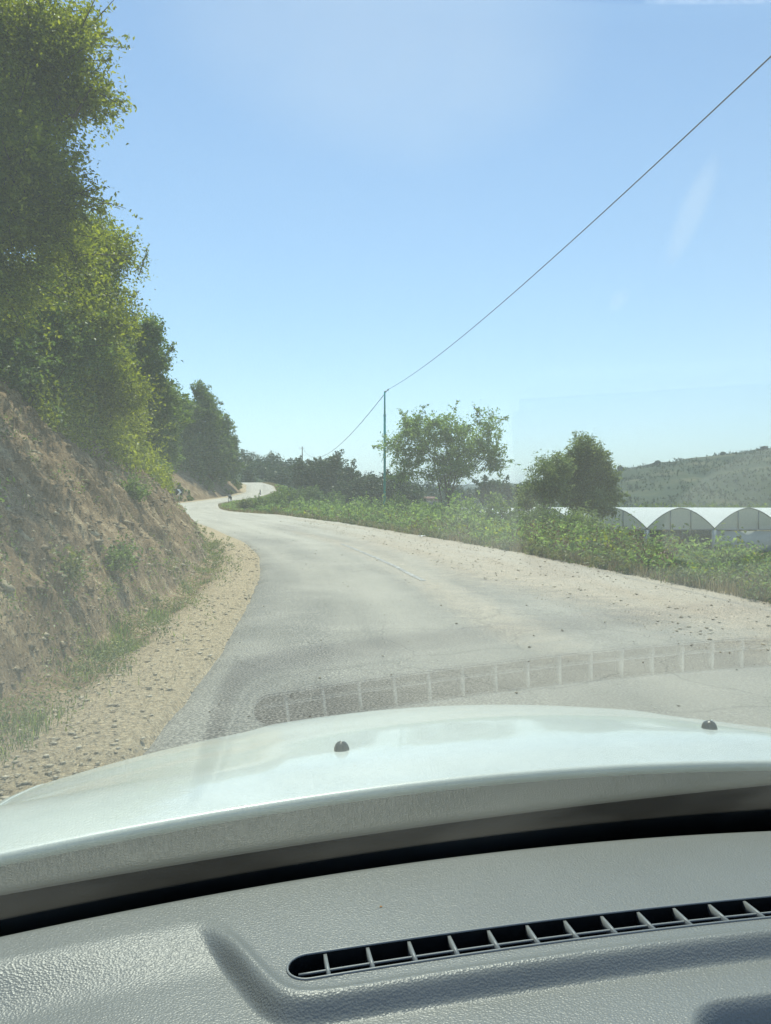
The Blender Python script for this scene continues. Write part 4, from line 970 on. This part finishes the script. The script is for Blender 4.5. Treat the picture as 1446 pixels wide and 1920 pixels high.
md = N(ns, 'ShaderNodeMixShader'); md.inputs[0].default_value = .65; ln.new(df.outputs[0], md.inputs[1]); ln.new(tl.outputs[0], md.inputs[2])
tc = N(ns, 'ShaderNodeTexCoord'); nz = N(ns, 'ShaderNodeTexNoise', Scale=3., Detail=4, Roughness=.5); ln.new(tc.outputs['Object'], nz.inputs['Vector'])
# thin dust film, uneven at random over the whole glass
dr = N(ns, 'ShaderNodeMapRange'); dr.inputs[1].default_value = .35; dr.inputs[2].default_value = .65; dr.inputs[3].default_value = .012; dr.inputs[4].default_value = .04; ln.new(nz.outputs['Fac'], dr.inputs[0])
sx = N(ns, 'ShaderNodeSeparateXYZ'); ln.new(tc.outputs['Object'], sx.inputs[0])
wob = N(ns, 'ShaderNodeTexNoise', Scale=40., Detail=4); ln.new(tc.outputs['Object'], wob.inputs['Vector'])
acc = dr.outputs[0]
def mth(op, a, b_=None, c_=None):
    n = N(ns, 'ShaderNodeMath', operation=op)
    for i_, q_ in enumerate((a, b_, c_)):
        if q_ is None: continue
        if isinstance(q_, (int, float)): n.inputs[i_].default_value = q_
        else: ln.new(q_, n.inputs[i_])
    return n.outputs[0]
for (u0_, z0_, a_, b_, soft, amt, lean_) in [(-.2825, 1.4615, .007, .016, .0, .065, -.12), (-.146, 1.352, .056, .037, .86, .03, 0), (-.312, 1.343, .036, .024, .5, .018, 0), (-.41, 1.488, .075, .03, .0, .07, 0), (-.296, 1.4365, .005, .004, 0, .04, 0)]:  # dust smears, plus a painted lens flare glow as the topmost patch
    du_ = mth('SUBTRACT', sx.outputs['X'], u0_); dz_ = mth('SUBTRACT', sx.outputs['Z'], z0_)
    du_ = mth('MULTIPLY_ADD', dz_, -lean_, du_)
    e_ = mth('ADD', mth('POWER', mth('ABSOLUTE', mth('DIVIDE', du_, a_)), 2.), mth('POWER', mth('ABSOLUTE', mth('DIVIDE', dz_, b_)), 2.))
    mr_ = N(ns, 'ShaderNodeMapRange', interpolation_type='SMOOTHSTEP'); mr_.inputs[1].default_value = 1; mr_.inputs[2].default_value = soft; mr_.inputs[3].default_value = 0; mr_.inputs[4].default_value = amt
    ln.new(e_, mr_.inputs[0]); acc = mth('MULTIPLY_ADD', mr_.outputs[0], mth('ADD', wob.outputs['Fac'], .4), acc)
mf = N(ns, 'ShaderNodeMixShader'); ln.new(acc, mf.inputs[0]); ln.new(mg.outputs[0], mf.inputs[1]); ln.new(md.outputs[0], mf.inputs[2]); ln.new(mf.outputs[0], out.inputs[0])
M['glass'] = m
u = np.linspace(-.86, .86, 60); zg_ = np.linspace(-.53, .19, 40); U, Z_ = np.meshgrid(u, zg_, indexing='ij')
inn = np.stack([U, glass_v(Z_, U), cz(Z_)], -1); outw = inn+np.array([0, math.sin(R(TH)), math.cos(R(TH))])*.0013
nn = 60*40; V = np.concatenate([inn.reshape(-1, 3), outw.reshape(-1, 3)])
Qa = gridf(60, 40); Qb = Qa[:, ::-1]+nn
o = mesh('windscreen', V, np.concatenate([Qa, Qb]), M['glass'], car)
# dashboard
def dash_edge(u): return .925-.2*u*u
def vlow(u): return .712-.107*u*u
def vup(u): return .749-.107*u*u
u = np.linspace(-.8, .8, 560)
v0 = np.concatenate([np.linspace(-.1, .45, 40)[:-1], np.linspace(.45, .925, 200)])
U, V0 = np.meshgrid(u, v0, indexing='ij')
cc = .107+.093*sstep(V0, .76, .925); VV = V0-cc*U*U
# plate with the vent stands proud of the tray below it
def plate_inside(U, V0):
    """signed distance (positive inside) of the raised plate around the vent"""
    e = .679; xl = -.40
    d1 = V0-e
    d2 = (U+.428)*.928+(V0-.719)*.373          # slanted left end
    d2r = (.428-U)*.928+(V0-.719)*.373
    k = .014
    m1 = -k*np.log(np.exp(-d1/k)+np.exp(-d2/k)+np.exp(-d2r/k))
    return m1
def dash_z(U, V0):
    z = -.42+0*U
    pi_ = plate_inside(U, V0)
    fade = 1-sstep(V0, .76, .86)
    low = (1-sstep(pi_, -.013, .001))*fade
    z = z-.015*low
    z = z+.004*np.exp(-((pi_-.006)/.006)**2)*fade       # rolled lip
    z = z-.01*sstep(-pi_, .05, .25)*fade
    z = z-.006*sstep(V0, .905, .93)**2
    z = z-.35*sstep(V0, .42, -.1)**1 if False else z-.25*np.clip((.42-V0)/.5, 0, 1)**2
    # storage recess right of centre
    du = np.abs(U-.16)-.235; dv = np.abs(V0-.50)-.122
    rr = .05; sd_ = np.hypot(np.maximum(du+rr, 0), np.maximum(dv+rr, 0))-rr+np.minimum(np.maximum(du+rr, dv+rr), 0)
    z = z-.055*sstep(-sd_, 0, .03)
    return z, sd_
ZD, SD = dash_z(U, V0)
pts = np.stack([U, VV, cz(ZD)], -1).reshape(-1, 3)
Q = gridf(len(u), len(v0))[:, ::-1]
# slot
SL = .402; hv_ = (.749-.712)/2; vcn = (.749+.712)/2
def slot_sd(U, V0): return np.hypot(np.maximum(np.abs(U)-(SL-hv_), 0), V0-vcn)-hv_
sdv = slot_sd(U, V0).ravel(); uc = U.ravel(); vc_ = V0.ravel()
cen_u = uc[Q].mean(1); cen_v = vc_[Q].mean(1)
keep = slot_sd(cen_u, cen_v) > 0
recess = (SD.ravel()[Q].max(1) < -.028)
used = np.zeros(len(pts), bool); used[Q[keep].ravel()] = True
# boundary verts: snap onto the slot outline
bd = np.zeros(len(pts), bool); bd[Q[~keep].ravel()] = True; bd &= used
au = np.clip(uc, -(SL-hv_), SL-hv_); du_ = uc-au; dv_ = vc_-vcn; L_ = np.hypot(du_, dv_)+1e-9
su = au+du_/L_*hv_; sv_ = vcn+dv_/L_*hv_
pts[bd, 0] = su[bd]; pts[bd, 1] = (sv_-.107*su*su)[bd]
m, ns, ln, b = new_mat('dash_leather')
tc = N(ns, 'ShaderNodeTexCoord'); vo = N(ns, 'ShaderNodeTexVoronoi', Scale=460., feature='F1'); n1 = N(ns, 'ShaderNodeTexNoise', Scale=500., Detail=1)
mp = N(ns, 'ShaderNodeMapping'); mp.inputs['Scale'].default_value = (.8, 1.2, 1)
ln.new(tc.outputs['Object'], mp.inputs[0]); ln.new(mp.outputs[0], vo.inputs['Vector']); ln.new(tc.outputs['Object'], n1.inputs['Vector'])
sm_ = N(ns, 'ShaderNodeMath', operation='ADD'); ln.new(vo.outputs['Distance'], sm_.inputs[0]); ln.new(n1.outputs['Fac'], sm_.inputs[1])
bp = N(ns, 'ShaderNodeBump', Strength=.38, Distance=.0011); ln.new(sm_.outputs[0], bp.inputs['Height']); ln.new(bp.outputs[0], b.inputs['Normal'])
n2 = N(ns, 'ShaderNodeTexNoise', Scale=6., Detail=6); ln.new(tc.outputs['Object'], n2.inputs['Vector'])
r_ = ramp(ns, [(.3, (.15, .16, .153)), (.7, (.172, .182, .175))]); ln.new(n2.outputs['Fac'], r_.inputs[0]); ln.new(r_.outputs[0], b.inputs['Base Color'])
b.inputs['Roughness'].default_value = .41; b.inputs['Specular IOR Level'].default_value = .5
M['dash'] = m
dash = mesh('dashboard', pts, [Q[keep & ~recess]], M['dash'], car)
M['mat'] = noisy('tray_rubber', (.02, .028, .022), (.035, .045, .035), 90, .8)
# storage tray floor (own part)
iu = recess & keep
idx = np.unique(Q[iu]); rem = -np.ones(len(pts), int); rem[idx] = np.arange(len(idx))
mesh('tray_mat', pts[idx], [rem[Q[iu]]], M['mat'], dash)
# rim + duct + slats of the vent
def slot_outline(grow=0., n=60):
    a = np.linspace(-np.pi/2, np.pi/2, 16); r_ = hv_+grow
    right = np.stack([SL-hv_+np.cos(a)*r_, vcn+np.sin(a)*r_], 1); topl = np.stack([np.linspace(SL-hv_, -(SL-hv_), n)[1:-1], np.full(n-2, vcn+r_)], 1)
    left = np.stack([-(SL-hv_)-np.cos(a)*r_, vcn-np.sin(a)*r_], 1); bot = np.stack([np.linspace(-(SL-hv_), SL-hv_, n)[1:-1], np.full(n-2, vcn-r_)], 1)
    q = np.concatenate([right, topl, left, bot]); return np.stack([q[:, 0], q[:, 1]-.107*q[:, 0]**2], 1)
ol = slot_outline(); K = len(ol)
zt = -.42
V = np.concatenate([np.column_stack([ol, np.full(K, cz(zt))]), np.column_stack([ol, np.full(K, cz(zt-.05))])])
Qd = np.array([[i, (i+1) % K, K+(i+1) % K, K+i] for i in range(K)])
V = np.vstack([V, [[0, .72, cz(zt-.05)]]]); Td = np.array([[2*K, K+(i+1) % K, K+i] for i in range(K)])
duct = MB().add(V, Qd); 
bx = np.array([[-.42, .66, cz(zt-.045)], [.42, .66, cz(zt-.045)], [.42, .77, cz(zt-.045)], [-.42, .77, cz(zt-.045)]]); duct.add(bx, [[0, 1, 2, 3]])
duct.build('vent_duct', M['rubber'], dash)
M['vent'] = simple('vent_plastic', (.2, .215, .215), .4)
rim = np.column_stack([slot_outline(.0012), np.full(K, cz(zt+.0005))]); rim = np.vstack([rim, rim[:1]])
vb = MB().tube(rim, .0012, 8, cap=False)
for uu in np.arange(-.366, .37, .0415):
    for _ in (0,):
        y0 = vlow(uu); y1 = vup(uu)
        vb.add(np.array([[uu-.0016+.0*0, y0, cz(zt-.001)], [uu+.0016, y0, cz(zt-.001)], [uu+.0016, y1, cz(zt-.001)], [uu-.0016, y1, cz(zt-.001)],
                         [uu-.0012, y0, cz(zt-.013)], [uu+.0012, y0, cz(zt-.013)], [uu+.0012, y1, cz(zt-.013)], [uu-.0012, y1, cz(zt-.013)]]),
               [[0, 1, 2, 3], [4, 7, 6, 5], [0, 4, 5, 1], [1, 5, 6, 2], [2, 6, 7, 3], [3, 7, 4, 0]])
uu = np.linspace(-.393, .393, 80); bar = np.column_stack([uu, vcn-.004-.107*uu*uu, np.full(80, cz(zt-.004))])
vb.tube(bar, .0013, 6)
vb.build('vent_grille', M['vent'], dash)
# black gap trim between dash and glass
u = np.linspace(-.86, .86, 90); U, T = np.meshgrid(u, np.linspace(0, 1, 12), indexing='ij')
Va = dash_edge(U)-.012; Vb = glass_v(-.525, U)-.004
Zt = cz(-.437)*(1-T)+cz(-.53)*T-.02*np.sin(T*3.14)
o = mesh('black_trim', np.stack([U, Va*(1-T)+Vb*T, Zt], -1).reshape(-1, 3), gridf(90, 12)[:, ::-1], M['rubber'], car)
# small things on the dash
sp = mesh('crumb', np.array([[0, 0, 0], [.0025, 0, 0], [.003, .002, .0], [.0, .0018, 0], [.001, .001, .0012]]), [np.array([[0, 1, 4], [1, 2, 4], [2, 3, 4], [3, 0, 4]])], simple('crumb', (.3, .16, .06), .8), None, False)
q = Rm.inverted() @ Vector(P(712, 1689+0, .417/((1689-950)/F))-np.array([0, 0, CAMZ])); sp.location = car.location+Rm @ Vector((q[0]-CX, q[1], cz(-.4195)))
tag(sp, 'tiny brown crumb on the grey dashboard above the vent', 'crumb')

# ------------------------------------------------------------------ haze
hz, ns, ln, b = new_mat('haze'); ns.remove(b)
vol = N(ns, 'ShaderNodeVolumePrincipled', Density=.0004); vol.inputs['Color'].default_value = (.8, .9, 1, 1); vol.inputs['Anisotropy'].default_value = .3
ln.new(vol.outputs[0], ns['Material Output'].inputs['Volume'])
o = MB().box((0, 4000, 70), (14000, 9400, 150)).build('haze', hz, None, False); tag(o, 'thin summer haze over the valley', 'haze', kind='stuff')
